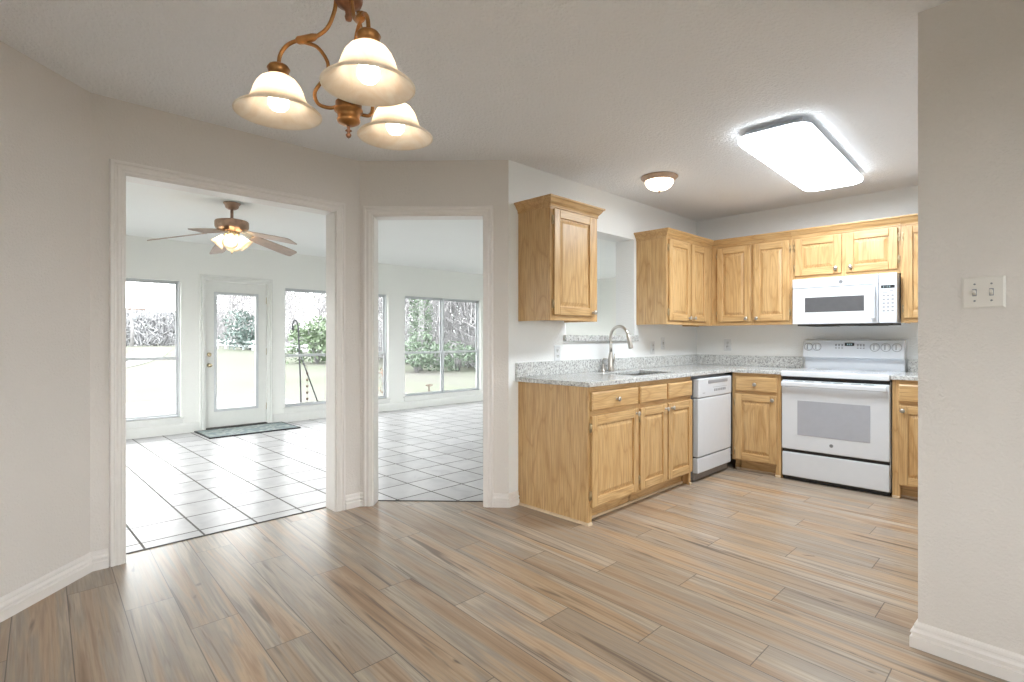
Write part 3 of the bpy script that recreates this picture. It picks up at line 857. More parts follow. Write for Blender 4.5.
# range
rx0, rx1 = 1.0805, 1.8405; rw = rx1-rx0
r = thing('electric_range', 'white freestanding electric range between two oak base cabinets', 'range', (rx0,-.005,0))
b = MB(); b.box(0,rw,-.625,-.02,.03,.862); b.build('body', M['white_enamel'], r, .003)
F = -.665
b = MB(); b.box(.002,rw-.002,F,-.628,.262,.838); od = b.build('oven_door', M['white_enamel'], r, .008)
b = MB(); b.box(.126,.636,F-.0025,F+.001,.388,.672); b.build('oven_window', M['oven_window'], od, .001)
badge(od, .374, .330, F, .014)
b = MB()
b.box(.012,rw-.012,F-.052,F-.022,.786,.826); b.box(.018,.050,F-.030,F,.792,.820); b.box(rw-.050,rw-.018,F-.030,F,.792,.820)
b.build('handle', M['white_enamel'], od, .008)
for i in range(3):
    for q in (0,1):
        b = MB(); b.box(.10+i*.205+q*.085,.165+i*.205+q*.085,F-.001,F+.002,.829,.833); b.build('vent_slot', M['grey_plastic'], od)
b = MB(); b.box(.004,rw-.004,F+.004,-.628,.036,.236); b.build('storage_drawer', M['white_enamel'], r, .008)
for q_ in ((.237,.261),(.839,.866)):
    b = MB(); b.box(.004,rw-.004,-.645,-.626,*q_); b.build('gap', M['black'], r)
b = MB(); b.box(.006,rw-.006,-.640,-.10,.008,.0345); b.build('plinth', M['black'], r)
b = MB(); b.box(-.0,rw,F-.012,-.075,.868,.912); ck = b.build('cooktop', M['ceramic'], r, .006)
for cx_, cy_, rr in ((.19,-.48,.105),(.57,-.48,.085),(.19,-.22,.08),(.57,-.22,.10)):
    b = MB()
    for q in (rr, rr*.62): b.lathe([(q-.002,.9122),(q+.002,.9122),(q+.002,.9127),(q-.002,.9127)], (cx_,cy_,0), 40, close=True)
    b.build('burner_ring', M['pale_grey'], ck)
b = MB(); b.box(.004,rw-.004,-.066,-.0,.862,1.011); b.build('riser', M['white_enamel'], r, .004)
b = MB()
yb, yt = -.118, -.098
b.frustum([(0,yb,1.012),(rw,yb,1.012),(rw,-.0,1.012),(0,-.0,1.012)], [(0,yt,1.168),(rw,yt,1.168),(rw,-.0,1.172),(0,-.0,1.172)])
bp = b.build('control_panel', M['white_enamel'], r, .007)
tilt = math.atan2(yt-yb, .156)
def on_panel(z): return yb+(yt-yb)*(z-1.012)/.156
zk = 1.108
for kx in (.045,.115,.555,.632,.708):
    Mx = Matrix.Rotation(PI/2-tilt, 4, 'X')
    b = MB(); b.lathe([(0,-.001),(.031,-.001),(.031,.003),(.0245,.004),(.022,.026),(.019,.029),(0,.029)], (kx,on_panel(zk),zk), 24, Mx)
    k = b.build('knob', M['white_plastic'], bp)
    b = MB(); b.lathe([(.0315,-.002),(.0355,-.002),(.0355,.0012),(.0315,.0012)], (kx,on_panel(zk),zk), 28, Mx, close=True); b.build('dial_ring', M['pale_grey'], bp)
    b = MB(); b.box(kx-.0035,kx+.0035,on_panel(zk)-.036,on_panel(zk)-.027,zk-.020,zk+.022); b.build('grip', M['pale_grey'], k, .001)
b = MB()
y_ = on_panel(1.13)-.002
b.box(.333,.405,y_-.001,y_+.004,1.118,1.146); dp = b.build('display', M['black'], bp, .001)
b = MB()
def seg_digit(b, x, z, h, segs, y):
    w = h*.5; t = h*.12
    S = {'a':(x,x+w,z+h-t,z+h),'d':(x,x+w,z,z+t),'g':(x,x+w,z+h/2-t/2,z+h/2+t/2),'b':(x+w-t,x+w,z+h/2,z+h),'c':(x+w-t,x+w,z,z+h/2),'e':(x,x+t,z,z+h/2),'f':(x,x+t,z+h/2,z+h)}
    for c in segs: q = S[c]; b.box(q[0],q[1],y-.0008,y,q[2],q[3])
for i, sg in enumerate(('abcdefg','afedc','bfgcd')): seg_digit(b, .352+i*.014, 1.125, .014, sg, y_-.001)
b.build('digits', M['display'], dp)
for i in range(3):
    for j in range(2):
        for q in (.260+i*.024, .425+i*.022):
            b = MB(); b.box(q,q+.013,y_-.0025,y_+.004,1.085+j*.030,1.105+j*.030); b.build('button', M['pale_grey'], bp)
for px, py in ((.05,-.12),(.05,-.55),(rw-.05,-.12),(rw-.05,-.55)):
    b = MB(); b.lathe([(0,0),(.02,0),(.02,.008),(.008,.012),(.008,.03),(0,.03)], (px,py,0), 12); b.build('foot', M['black'], r)

# over-the-range microwave
mx0, mx1 = 1.0825, 1.8385; mw = mx1-mx0; mz = 1.302; mh = .397
r = thing('microwave_oven', 'white microwave mounted under the short oak cabinet above the range', 'microwave', (mx0,-.002,mz))
b = MB(); b.box(0,mw,-.372,0,.006,mh); b.build('body', M['white_enamel'], r, .003)
b = MB(); b.box(.03,mw-.03,-.36,-.05,-.010,.0055); b.box(.10,.30,-.30,-.12,-.014,-.010); b.box(.45,.65,-.30,-.12,-.014,-.010); b.build('vent_underside', M['dark_gap'], r)
F = -.40; sp = .636
b = MB(); b.box(0,sp-.002,F,-.373,.004,.312); md = b.build('door', M['white_enamel'], r, .006)
b = MB(); b.box(.100,.538,F-.002,F+.001,.105,.232); b.build('window', M['microwave_window'], md, .001)
b = MB(); b.box(.060,.575,F-.0012,F+.001,.070,.262); b.build('window_surround', M['white_plastic'], md, .001)
b = MB(); b.box(.588,.618,F-.038,F-.014,.040,.302); b.box(.592,.614,F-.016,F,.048,.070); b.box(.592,.614,F-.016,F,.275,.295); b.build('handle', M['white_enamel'], md, .006)
b = MB(); b.box(0,sp-.002,F,-.373,.316,mh-.001); tv = b.build('top_grille', M['white_enamel'], r, .004)
badge(tv, .372, .352, F, .016)
b = MB(); b.box(sp+.001,mw,F,-.373,.004,mh-.001); kp = b.build('control_panel', M['white_enamel'], r, .005)
b = MB(); b.box(sp+.016,mw-.014,F-.0015,F+.001,.278,.302); dp = b.build('display', M['black'], kp)
b = MB()
for i, sg in enumerate(('abcdefg','bc','abged','abcdefg')): seg_digit(b, sp+.030+i*.013, .283, .014, sg, F-.0016)
b.build('digits', M['display'], dp)
b = MB()
for j in range(5):
    for i in range(3):
        cx_ = sp+.034+i*.029; cz_ = .100+j*.030
        b.box(cx_-.008,cx_+.008,F-.001,F+.001,cz_-.006,cz_+.006)
b.box(sp+.026,sp+.060,F-.001,F+.001,.243,.249); b.box(sp+.074,sp+.098,F-.001,F+.001,.255,.262)
b.build('keypad_print', M['pale_grey'], kp)

# ------------------------------------------------------------------ switches and outlets
def plate(name, label, loc, rz, w, h, kind):
    r = thing(name, label, 'switch' if 'switch' in name else 'outlet', loc, rz)
    mat = M['plate'] if kind == 'double' else M['white_plastic']
    b = MB(); e = .006
    b.frustum(rect(-w/2,w/2,-h/2,h/2,-.0005), rect(-w/2,w/2,-h/2,h/2,-.003)); b.frustum(rect(-w/2,w/2,-h/2,h/2,-.003), rect(-w/2+e,w/2-e,-h/2+e,h/2-e,-.006))
    b.build('cover_plate', mat, r, merge=False)
    if kind == 'double' or kind == 'single':
        for x in ((-.023,.023) if kind == 'double' else (0,)):
            b = MB(); b.box(x-.006,x+.006,-.0075,-.0055,-.013,.013); tg = b.build('toggle_slot', M['grey_plastic'], r)
            b = MB(); b.frustum(rect(x-.0045,x+.0045,-.010,.004,-.0075), rect(x-.004,x+.004,-.001,.009,-.020)); b.build('toggle', mat, tg, .001)
            for z in (.030,-.030):
                b = MB(); b.lathe([(0,0),(.0035,0),(.003,.0012),(0,.0015)], (x,-.006,z), 10, Matrix.Rotation(PI/2,4,'X')); b.build('screw', M['grey_plastic'], r)
    else:
        for z in (.020,-.020):
            b = MB(); b.lathe([(0,0),(.0165,0),(.0165,.002),(0,.002)], (0,-.006,z), 18, Matrix.Rotation(PI/2,4,'X')); so = b.build('socket', mat, r)
            b = MB()
            for x in (-.006,.006): b.box(x-.001,x+.001,-.0086,-.0078,z-.003,z+.006)
            b.build('slots', M['black'], so)
    return r
plate('light_switch', 'pale double toggle switch plate on the plain wall at the right', (2.327+RWD[0]*.190,-2.902+RWD[1]*.190,1.352), RWA, .119, .113, 'double')
plate('wall_outlet', 'white outlet under the left oak wall cabinet, left of the pass-through', (0,-2.305,1.072), PI/2, .075, .118, 'outlet')
plate('wall_outlet', 'white outlet right of the pass-through, nearer the gooseneck faucet', (0,-.905,1.095), PI/2, .075, .118, 'outlet')
plate('light_switch', 'white single switch right of the pass-through, nearer the kitchen corner', (0,-.715,1.135), PI/2, .075, .118, 'single')
plate('wall_outlet', 'white outlet on the back wall between the corner and the range', (.335,0,1.115), 0, .075, .118, 'outlet')

# ------------------------------------------------------------------ lamps
# fluorescent box on the kitchen ceiling
r = thing('fluorescent_ceiling_light', 'large bright rounded fluorescent fixture on the kitchen ceiling', 'ceiling light', (1.515,-1.475,H), math.radians(2.0))
def rr_poly(w, l, rad, n=8):
    out = []
    for cx_, cy_, a0 in ((w-rad,l-rad,0),(-w+rad,l-rad,PI/2),(-w+rad,-l+rad,PI),(w-rad,-l+rad,3*PI/2)):
        for i in range(n+1):
            a = a0+PI/2*i/n; out.append((cx_+rad*math.cos(a), cy_+rad*math.sin(a)))
    return out
LW_, LL_ = .205, .765
b = MB(); b.box(-.155,.155,-LL_+.075,LL_-.075,-.044,-.0005); b.prism(rr_poly(LW_-.004, LL_-.004, .09), -.0475, -.0445); b.build('housing', M['white_enamel'], r, .002)
b = MB(); lv = [(.99,-.048),(1.0,-.053),(1.0,-.062),(.97,-.074),(.88,-.082)]
rings = []
for sc_, z in lv:
    ins = (1-sc_)*LW_
    rings.append([(x,y,z) for x,y in rr_poly(LW_-ins, LL_-ins, .09-ins*.5)])
n = len(rings[0])
b.add([p for q in rings for p in q], [(i*n+k,i*n+(k+1)%n,(i+1)*n+(k+1)%n,(i+1)*n+k) for i in range(3) for k in range(n)], 1, True)
b.add([p for q in rings[3:] for p in q], [(k,(k+1)%n,n+(k+1)%n,n+k) for k in range(n)] + [tuple(range(n,2*n))], 0, True)
b.build('lens', [M['panel_light'], M['panel_edge']], r)

# small flush dome lamp
r = thing('dome_ceiling_light', 'small round glass dome lamp on the ceiling by the sink', 'ceiling light', (.540,-1.72,H))
b = MB(); b.lathe([(0,-.0005),(.137,-.0005),(.141,-.006),(.138,-.012),(.130,-.018),(.122,-.024),(.116,-.033),(.109,-.036),(0,-.032)], n=40); b.build('rim', M['dome_rim'], r)
b = MB(); b.lathe([(.108,-.0365),(.106,-.050),(.098,-.066),(.084,-.082),(.064,-.095),(.038,-.103),(.012,-.106),(0,-.106)], n=36); b.build('glass_dome', M['dome_glow'], r)
b = MB(); b.lathe([(0,-.1065),(.009,-.107),(.009,-.113),(.006,-.117),(.008,-.122),(0,-.128)], n=14); b.build('finial', M['dome_rim'], r)

# chandelier
cz = -4.828
r = thing('chandelier', 'three arm bronze chandelier with lit bell shaped glass shades over the dining floor', 'chandelier', (1.481,-4.827,1.683), math.radians(46.3))
Z0 = 1.685
b = MB(); b.lathe([(0,2.4395-Z0),(.062,2.4395-Z0),(.062,2.430-Z0),(.050,2.415-Z0),(.020,2.405-Z0),(.010,2.395-Z0),(0,2.395-Z0)], n=28); b.build('canopy', M['bronze_dark'], r)
b = MB()
zt, zb = 2.397-Z0, 2.112-Z0
nl = 9; st = (zt-zb)/nl
for i in range(nl):
    zc = zb+st*(i+.5); hh = st*.62; ww = .011; pts = []
    for k in range(17):
        a = 2*PI*k/16; s1, s2 = ww*math.cos(a), hh*math.sin(a)
        pts.append((s1,0,zc+s2) if i % 2 == 0 else (0,s1,zc+s2))
    b.tube(pts, .0022, 6, cap=False)
b.build('chain', M['bronze_dark'], r)
hub = lambda z: z-Z0
b = MB(); b.lathe([(q_,z+.015-Z0) for q_,z in ((0,2.097),(.006,2.097),(.008,2.092),(.005,2.088),(.014,2.080),(.022,2.070),(.016,2.055),(.030,2.045),(.034,2.035),(.0335,2.000),(.030,1.990),(.018,1.984),(.009,1.975),(.0075,1.967),(.0095,1.960),(.007,1.952),(0,1.950))], n=28); b.build('hub', M['bronze_dark'], r)
b = MB(); b.lathe([(0,1.768-Z0),(.020,1.768-Z0),(.031,1.765-Z0),(.031,1.750-Z0),(.034,1.748-Z0),(.034,1.744-Z0),(.027,1.740-Z0),(.0255,1.726-Z0),(.028,1.722-Z0),(.026,1.717-Z0),(.013,1.710-Z0),(0,1.709-Z0)], n=28); b.build('bowl', M['bronze'], r)
b = MB(); b.lathe([(0,.027),(.0055,.027),(.004,.020),(.0035,.016),(.0085,.012),(.0035,.009),(.004,.006),(.007,.002),(.005,-.003),(0,-.007)], n=16); b.build('finial', M['bronze_dark'], r)
# arm pieces in the x-z plane, pointing to +x
z_ = lambda z: z-Z0
kn = (.105, z_(1.917))
arm = MB()
arm.tube(bez([(.030,0,z_(2.020)),(.035,0,z_(1.988)),(.052,0,z_(1.948)),(.083,0,z_(1.925)),(kn[0]+.01,0,kn[1])], 8), .0048, 10)
arm.tube(bez([(kn[0]-.01,0,kn[1]),(.128,0,z_(1.915)),(.152,0,z_(1.902)),(.167,0,z_(1.878)),(.170,0,z_(1.847))], 8), .0048, 10)
arm.tube(bez([(kn[0]+.004,0,kn[1]-.004),(.078,0,z_(1.902)),(.056,0,z_(1.875)),(.050,0,z_(1.850)),(.064,0,z_(1.820)),(.082,0,z_(1.790)),(.074,0,z_(1.763)),(.048,0,z_(1.753)),(.028,0,z_(1.756))], 8), .0044, 10)
arm.tube([(.076,0,z_(1.929)),(.086,0,z_(1.925)),(.106,0,z_(1.919)),(.122,0,z_(1.917)),(.128,0,z_(1.915))], [.005,.009,.0105,.0095,.005], 12)
arm_o = arm.build('arm', M['bronze'], r)
cup = MB(); cup.lathe([(0,z_(1.860)),(.012,z_(1.859)),(.022,z_(1.854)),(.0265,z_(1.847)),(.0235,z_(1.840)),(.0235,z_(1.832)),(.0265,z_(1.827)),(.0235,z_(1.824)),(.0,z_(1.826))], (.170,0,0), 24)
cup_o = cup.build('socket_cup', M['bronze'], r)
bell = [(.022,1.829),(.030,1.826),(.042,1.818),(.051,1.806),(.057,1.793),(.061,1.780),(.066,1.768),(.074,1.758),(.086,1.749),(.096,1.744),(.1005,1.739)]
inner = [(q-.004, z-.003) for q, z in bell[::-1]]
sh = MB(); sh.lathe([(q, z_(z)) for q, z in bell+[(.1005,1.736)]+inner], (.170,0,0), 40, close=True)
sh_o = sh.build('lamp_shade', M['shade'], r)
bu = MB(); bu.lathe([(.0,z_(1.824)),(.011,z_(1.822)),(.013,z_(1.802)),(.020,z_(1.784)),(.0245,z_(1.770)),(.0235,z_(1.758)),(.016,z_(1.748)),(0,z_(1.744))], (.170,0,0), 20)
bu_o = bu.build('bulb', M['bulb'], sh_o)
angs = [math.radians(a) for a in (60,180,300)]
for i, a in enumerate(angs):
    if i == 0: A, B_, S_, U_ = arm_o, cup_o, sh_o, bu_o
    else:
        A, B_, S_, U_ = arm_o.copy(), cup_o.copy(), sh_o.copy(), bu_o.copy()
        for o in (A,B_,S_,U_): COL.objects.link(o)
        A.parent = r; B_.parent = r; S_.parent = r; U_.parent = S_
    for o in (A,B_,S_): o.rotation_euler = (0,0,a)

# ceiling fan in the sunroom
fz = 2.39
r = thing('ceiling_fan', 'brown five blade ceiling fan with a lit glass light kit in the sunroom', 'ceiling fan', (-2.46,-3.875,fz-.0), math.radians(45.28))
b = MB(); b.lathe([(0,-.0005),(.070,-.0005),(.070,-.008),(.060,-.020),(.052,-.045),(.030,-.058),(0,-.060)], n=28); b.build('canopy', M['copper_brown'], r)
b = MB(); b.tube([(0,0,-.05),(0,0,-.155)], .013, 14); b.build('downrod', M['copper_brown'], r)
b = MB(); b.lathe([(0,-.135),(.030,-.138),(.045,-.148),(.110,-.155),(.132,-.162),(.138,-.172),(.138,-.215),(.132,-.228),(.105,-.240),(.080,-.252),(.060,-.258),(0,-.258)], n=36); b.build('motor_housing', M['copper_brown'], r)
b = MB(); b.lathe([(0,-.250),(.055,-.252),(.062,-.262),(.058,-.285),(.040,-.305),(.018,-.318),(0,-.320)], n=28); b.build('light_fitter', M['brass'], r)
bl = MB()
# blade along +x with droop and pitch
prof = [(.19,.050),(.24,.058),(.35,.064),(.50,.068),(.590,.067),(.618,.062),(.63,.050)]
up, lo = [], []
for x, w_ in prof:
    dz = -.272-.105*(x-.15)/.5
    for sgn in (1,-1):
        pz = dz - sgn*w_*math.tan(math.radians(13))
        (up if True else lo).append((x, sgn*w_, pz+.003)); lo.append((x, sgn*w_, pz-.003))
k = len(prof); vs = up+lo; fs = []
for i in range(k-1):
    a_ = 2*i
    fs += [(a_,a_+1,a_+3,a_+2), (2*k+a_,2*k+a_+2,2*k+a_+3,2*k+a_+1), (a_,a_+2,2*k+a_+2,2*k+a_), (a_+1,2*k+a_+1,2*k+a_+3,a_+3)]
fs += [(0,2*k,2*k+1,1), (2*k-2,2*k-1,4*k-1,4*k-2)]
bl.add(vs, fs)
bl_o = bl.build('blade', M['fan_blade'], r)
ib = MB(); ib.frustum([(.08,-.020,-.235),(.08,.020,-.235),(.08,.020,-.241),(.08,-.020,-.241)], [(.24,-.040,-.278),(.24,.040,-.296),(.24,.040,-.302),(.24,-.040,-.284)])
ib_o = ib.build('blade_iron', M['brass'], bl_o)
for i, a in enumerate((202,274,346,58,130)):
    if i == 0: B_ = bl_o
    else:
        B_ = bl_o.copy(); COL.objects.link(B_); B_.parent = r
        I_ = ib_o.copy(); COL.objects.link(I_); I_.parent = B_
    B_.rotation_euler = (0,0,math.radians(a))
tul = [(.020,0),(.030,-.010),(.038,-.030),(.042,-.055),(.052,-.085),(.066,-.105)]
tu = MB(); Mt = Matrix.Translation((.055,0,-.300)) @ Matrix.Rotation(math.radians(-42), 4, 'Y')
tu.lathe(tul + [(q-.003, z) for q, z in tul[::-1]], (0,0,0), 24, Mt, close=True)
tu_o = tu.build('glass_shade', M['shade'], r)
fb = MB(); fb.lathe([(0,-.015),(.012,-.018),(.022,-.045),(.026,-.065),(.018,-.085),(0,-.092)], (0,0,0), 16, Mt); fb_o = fb.build('bulb', M['fan_glow'], tu_o)
sa = MB(); sa.tube([(.020,0,-.300),(.045,0,-.292),(.058,0,-.302)], .008, 8); sa_o = sa.build('lamp_arm', M['brass'], r)
for i in range(4):
    a = math.radians(-70+90*i)
    if i == 0: T_, S_ = tu_o, sa_o
    else:
        T_ = tu_o.copy(); COL.objects.link(T_); T_.parent = r
        F_ = fb_o.copy(); COL.objects.link(F_); F_.parent = T_
        S_ = sa_o.copy(); COL.objects.link(S_); S_.parent = r
    T_.rotation_euler = (0,0,a); S_.rotation_euler = (0,0,a)
b = MB(); b.tube([(0,0,-.318),(0,0,-.43)], .0018, 6); b.lathe([(0,-.425),(.006,-.432),(.007,-.445),(0,-.455)], n=10); b.build('pull_chain', M['brass'], r)

# door mat
b = MB(); b.box(-.31,.31,-.535,.535,0,.012, 0)
dm = b.build('door_mat', M['mat'], None, .004, loc=(-4.60,-3.015,.0005)); tag(dm, 'grey green patterned mat lying inside the garden door', 'door mat')
b = MB()
for bx in ((-.318,-.30,-.543,.543),(.30,.318,-.543,.543),(-.30,.30,-.543,-.525),(-.30,.30,.525,.543)): b.box(bx[0],bx[1],bx[2],bx[3],0,.014)
b.build('edge_binding', M['black'], dm)

# ------------------------------------------------------------------ garden
random.seed(11)
def gz(x, y):
    d = max(0, -x-9)
    return -.13 + .0105*d + .12*math.sin(x*.11)*min(1,d/15) - .004*max(0,y-3)*min(1,d/8)
b = MB()
gx = [60,30,10,-2,-5.2,-8,-10,-13,-16,-20,-25,-30,-36,-43,-50,-58,-66,-75,-90,-120,-160]
gy = [-120,-80,-55,-40,-30,-22,-16,-11,-7,-3,1,4,7,10,14,20,30,45,70,110]
vs = [(x,y,gz(x,y) if x < -5.2 else -.13) for x in gx for y in gy]; n = len(gy)
b.add(vs, [(i*n+j,i*n+j+1,(i+1)*n+j+1,(i+1)*n+j) for i in range(len(gx)-1) for j in range(n-1)], 0, True)
struct(b.build('lawn', M['lawn']), 'pale winter lawn rising gently beyond the sunroom windows', 'lawn')
b = MB(); b.box(-10.2,-5.085,-9,-.9,-.16,-.105)
struct(b.build('patio', M['concrete']), 'pale concrete patio slab outside the garden door', 'patio')
def strip(name, pts, w, mat, label):
    b = MB(); vs = []
    for i, (x, y) in enumerate(pts):
        p = Vector(pts[max(0,i-1)]); q = Vector(pts[min(len(pts)-1,i+1)]); d = (q-p).normalized(); nn = Vector((-d.y,d.x))
        for s_ in (-1,1):
            xx, yy = x+nn.x*w*s_, y+nn.y*w*s_
            vs.append((xx,yy,gz(xx,yy)+.03))
    b.add(vs, [(2*i,2*i+1,2*i+3,2*i+2) for i in range(len(pts)-1)], 0, True)
    return struct(b.build(name, mat), label, 'driveway')
def dense(pts, n=6): return [tuple(p) for p in bez([(x,y,0) for x,y in pts], n)]
dp_ = [(p[0],p[1]) for p in dense([(-12,-16),(-15,-9),(-19,-4.5),(-25,-1.2),(-33,1.5),(-45,4.5)])]
strip('path_gravel', dp_, .45, M['gravel'], 'pale gravel wheel track curving across the lawn, nearer the house')
strip('path_gravel', [(x-1.6,y-.5) for x,y in dp_], .45, M['gravel'], 'pale gravel wheel track curving across the lawn, farther from the house')

def tree_mesh(seed, h, spread, rad, levels=4, kids=5, droop=0.0, start=.28):
    rnd = random.Random(seed); b = MB()
    def branch(p, d, L, r0, lev):
        n = 5 if lev == 0 else 3
        pts = [p]; rs = [r0]; q = p.copy(); dd = d.copy()
        for i in range(n):
            dd = (dd + Vector((rnd.gauss(0,.13),rnd.gauss(0,.13),rnd.gauss(0,.07)+(.06 if lev else .0)-droop*.05))).normalized()
            q = q + dd*L/n; pts.append(q.copy()); rs.append(r0*(1-(i+1)/n*(.72 if lev < levels-1 else .95)))
        b.tube(pts, rs, 6 if lev == 0 else (4 if lev == 1 else 3), cap=False)
        if lev >= levels-1: return
        for k in range(kids if lev else kids+4):
            t = start+(1-start)*rnd.random() if lev == 0 else .2+.8*rnd.random()
            i = min(n-1, int(t*n)); f = t*n-i
            bp_ = pts[i].lerp(pts[i+1], f)
            a = rnd.random()*2*PI
            side = Vector((math.cos(a),math.sin(a),.15+.5*rnd.random()))
            nd = (dd*.55*(1 if lev else .7) + side*spread).normalized()
            branch(bp_, nd, L*(.42+.25*rnd.random())*(1.15-.5*t if lev == 0 else 1), rs[i]*.5, lev+1)
    branch(Vector((0,0,-.3)), Vector((0,0,1)), h, rad, 0)
    return b
tm = [tree_mesh(3, 8.5, .60, .13, kids=6), tree_mesh(8, 10, .5, .16, kids=6), tree_mesh(21, 7.5, .62, .11, kids=6)]
tmeshes = []
spots = []
rnd = random.Random(5)
# woods along the north edge of the lawn and across its far end
for row, (y0, n, x0) in enumerate(((9.0,9,-12.5),(14.8,9,-15.5))):
    for i in range(n):
        x = x0-6.4*i; spots.append((x+rnd.random()*.8, y0+.035*(-x-12)+rnd.random()*1.2, rnd.choice((0,1,2)), .85+.15*rnd.random()))
for i in range(8):
    spots.append((-76-rnd.random()*3, -27+i*5.2, rnd.choice((0,2)), .55+.12*rnd.random()))
for i, (x,y,k,sc_) in enumerate(spots):
    if len(tmeshes) <= k or k not in [q[0] for q in tmeshes]:
        o = tm[k].build('bare_tree', M['bark'] if k != 1 else M['bark_pale'], merge=False); tmeshes.append((k, o.data))
    else:
        src = [q[1] for q in tmeshes if q[0] == k][0]
        o = bpy.data.objects.new('bare_tree', src); COL.objects.link(o)
    o.location = (x,y,gz(x,y)); o.rotation_euler = (0,0,rnd.random()*6.28); o.scale = (sc_,)*3
    tag(o, 'bare grey winter tree in the misty woods beyond the lawn', 'tree', 'bare trees in the woods beyond the lawn')

# undergrowth: thin twigs and leaves
def brush(name, segs, n, hmax, mat, label, width=.02, leaf=0.0):
    b = MB(); rr = random.Random(len(segs)*7+n)
    for i in range(n):
        (xa,ya),(xb,yb_),dep = segs[rr.randrange(len(segs))]
        t = rr.random(); x = xa+(xb-xa)*t + rr.random()*dep*.25; y = ya+(yb_-ya)*t+rr.random()*dep
        z0 = gz(x,y)+rr.random()**1.3*hmax*.75; L = .5+rr.random()*1.3
        a = rr.random()*6.28; e = .3+rr.random()*1.2
        d = Vector((math.cos(a)*math.cos(e),math.sin(a)*math.cos(e),math.sin(e)))*L
        p = Vector((x,y,z0)); w_ = width*(.5+rr.random())
        b.tube([p,p+d*.5+Vector((rr.gauss(0,.06),rr.gauss(0,.06),0)),p+d], [w_,w_*.7,w_*.2], 3, cap=False)
    o = b.build(name, mat, merge=False)
    return tag(o, label, 'undergrowth', None, 'stuff')
brush('bush_thicket', [((-11,8.6),(-30,9.6),5),((-9,9.2),(-24,10.2),5),((-30,9.6),(-68,11),7)], 24000, 8.5, M['twig'], 'grey tangle of bare twigs and undergrowth along the wood edge')
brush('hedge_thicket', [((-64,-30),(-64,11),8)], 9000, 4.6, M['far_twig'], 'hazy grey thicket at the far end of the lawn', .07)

def leaf_cloud(b, c, rx, ry, rz_, n, s, rr, lobes=7):
    cs = [(Vector((rr.gauss(0,.45)*rx, rr.gauss(0,.45)*ry, rr.gauss(0,.45)*rz_)), .35+.3*rr.random()) for _ in range(lobes)]
    for i in range(n):
        q, k = cs[rr.randrange(lobes)]
        v = Vector((rr.gauss(0,1),rr.gauss(0,1),rr.gauss(0,1))).normalized()*(.6+.4*rr.random())
        p = Vector(c)+q+Vector((v.x*rx*k,v.y*ry*k,v.z*rz_*k))
        u = Vector((rr.gauss(0,1),rr.gauss(0,1),rr.gauss(0,1))).normalized(); w_ = u.orthogonal().normalized()
        l = s*(.6+.8*rr.random())
        b.add([p-u*l*.5, p+w_*l*.28, p+u*l*.5, p-w_*l*.28], [(0,1,2,3)])
def bush(name, label, loc, rx, ry, rz_, n, s, mat, seed, group=None):
    rr = random.Random(seed)
    r = thing(name, label, 'bush', (loc[0],loc[1],gz(*loc[:2])), 0, group)
    b = MB()
    for i in range(5):
        a = i*1.256; b.tube([(0,0,-.1),(math.cos(a)*rx*.2,math.sin(a)*ry*.2,rz_*.8),(math.cos(a)*rx*.4,math.sin(a)*ry*.4,rz_*1.4)], [.05,.04,.015], 5)
    b.build('stem', M['bark'], r)
    b = MB(); leaf_cloud(b, (0,0,rz_*1.02), rx, ry, rz_, n, s, rr, 12); b.build('foliage', mat, r, merge=False)
    return r
bush('evergreen_bush', 'bright green bush beyond the window right of the garden door', (-22.5,6.15), 1.35, 1.35, 1.15, 2600, .16, M['evergreen'], 3)
bush('evergreen_bush', 'blue green evergreen bush seen through the garden door glass', (-40,9.0), 1.5, 1.5, 1.4, 1500, .2, M['blue_green'], 4)
bush('evergreen_bush', 'dark green bush at the wood edge behind the small bird table', (-14.3,6.3), .9, .9, .55, 1400, .10, M['ivy'], 5)
bush('evergreen_bush', 'dark green bush at the wood edge right of the small bird table', (-14.0,8.05), 1.0, .9, .6, 1400, .10, M['ivy'], 6)

# ivy covered trunk at the wood edge
r = thing('ivy_tree', 'tree trunk wrapped in green ivy beyond the far window', 'tree', (-15.2,7.0,gz(-15.2,7.0)))
b = MB(); b.tube([(0,0,-.2),(.1,.05,1.5),(.0,.2,3.2),(-.2,.3,5.4)], [.16,.14,.11,.06], 8); b.tube([(.05,.1,2.2),(.5,.7,3.2),(.7,1.3,4.4)], [.07,.05,.02], 6); b.build('trunk', M['bark_pale'], r)
b = MB(); rr = random.Random(9)
for i in range(1500):
    z = rr.random()*3.0+.5; a = rr.random()*6.28; q = (.18+.28*rr.random())*(1.2-.2*z/3)
    p = Vector((q*math.cos(a), .1+q*math.sin(a), z)); u = Vector((rr.gauss(0,1),rr.gauss(0,1),rr.gauss(0,1))).normalized(); w_ = u.orthogonal().normalized(); l = .09
    b.add([p-u*l*.5,p+w_*l*.35,p+u*l*.5,p-w_*l*.35], [(0,1,2,3)])
b.build('ivy', M['ivy'], r, merge=False)

# overhanging branch tree near the house (branches cross the window tops)
o = tree_mesh(41, 6.5, .85, .10, 4, 5).build('bare_tree', M['bark_pale'], merge=False)
o.location = (-11.8,3.4,gz(-11.8,3.4)); tag(o, 'bare pale tree standing nearest the window right of the garden door', 'tree')

# bird feeder table
r = thing('bird_table', 'small brown wooden bird table standing on the lawn', 'bird table', (-8.11,2.37,gz(-8.11,2.37)), .6)
b = MB(); b.box(-.015,.015,-.015,.015,-.05,.135); b.build('post', M['weathered_wood'], r)
b = MB(); b.box(-.06,.06,-.10,.10,.135,.152); b.build('tray', M['weathered_wood'], r)
b = MB()
for bx in ((-.06,-.052,-.10,.10),(.052,.06,-.10,.10),(-.052,.052,-.10,-.092),(-.052,.052,.092,.10)): b.box(*bx,.152,.170)
b.build('tray_rim', M['weathered_wood'], r)

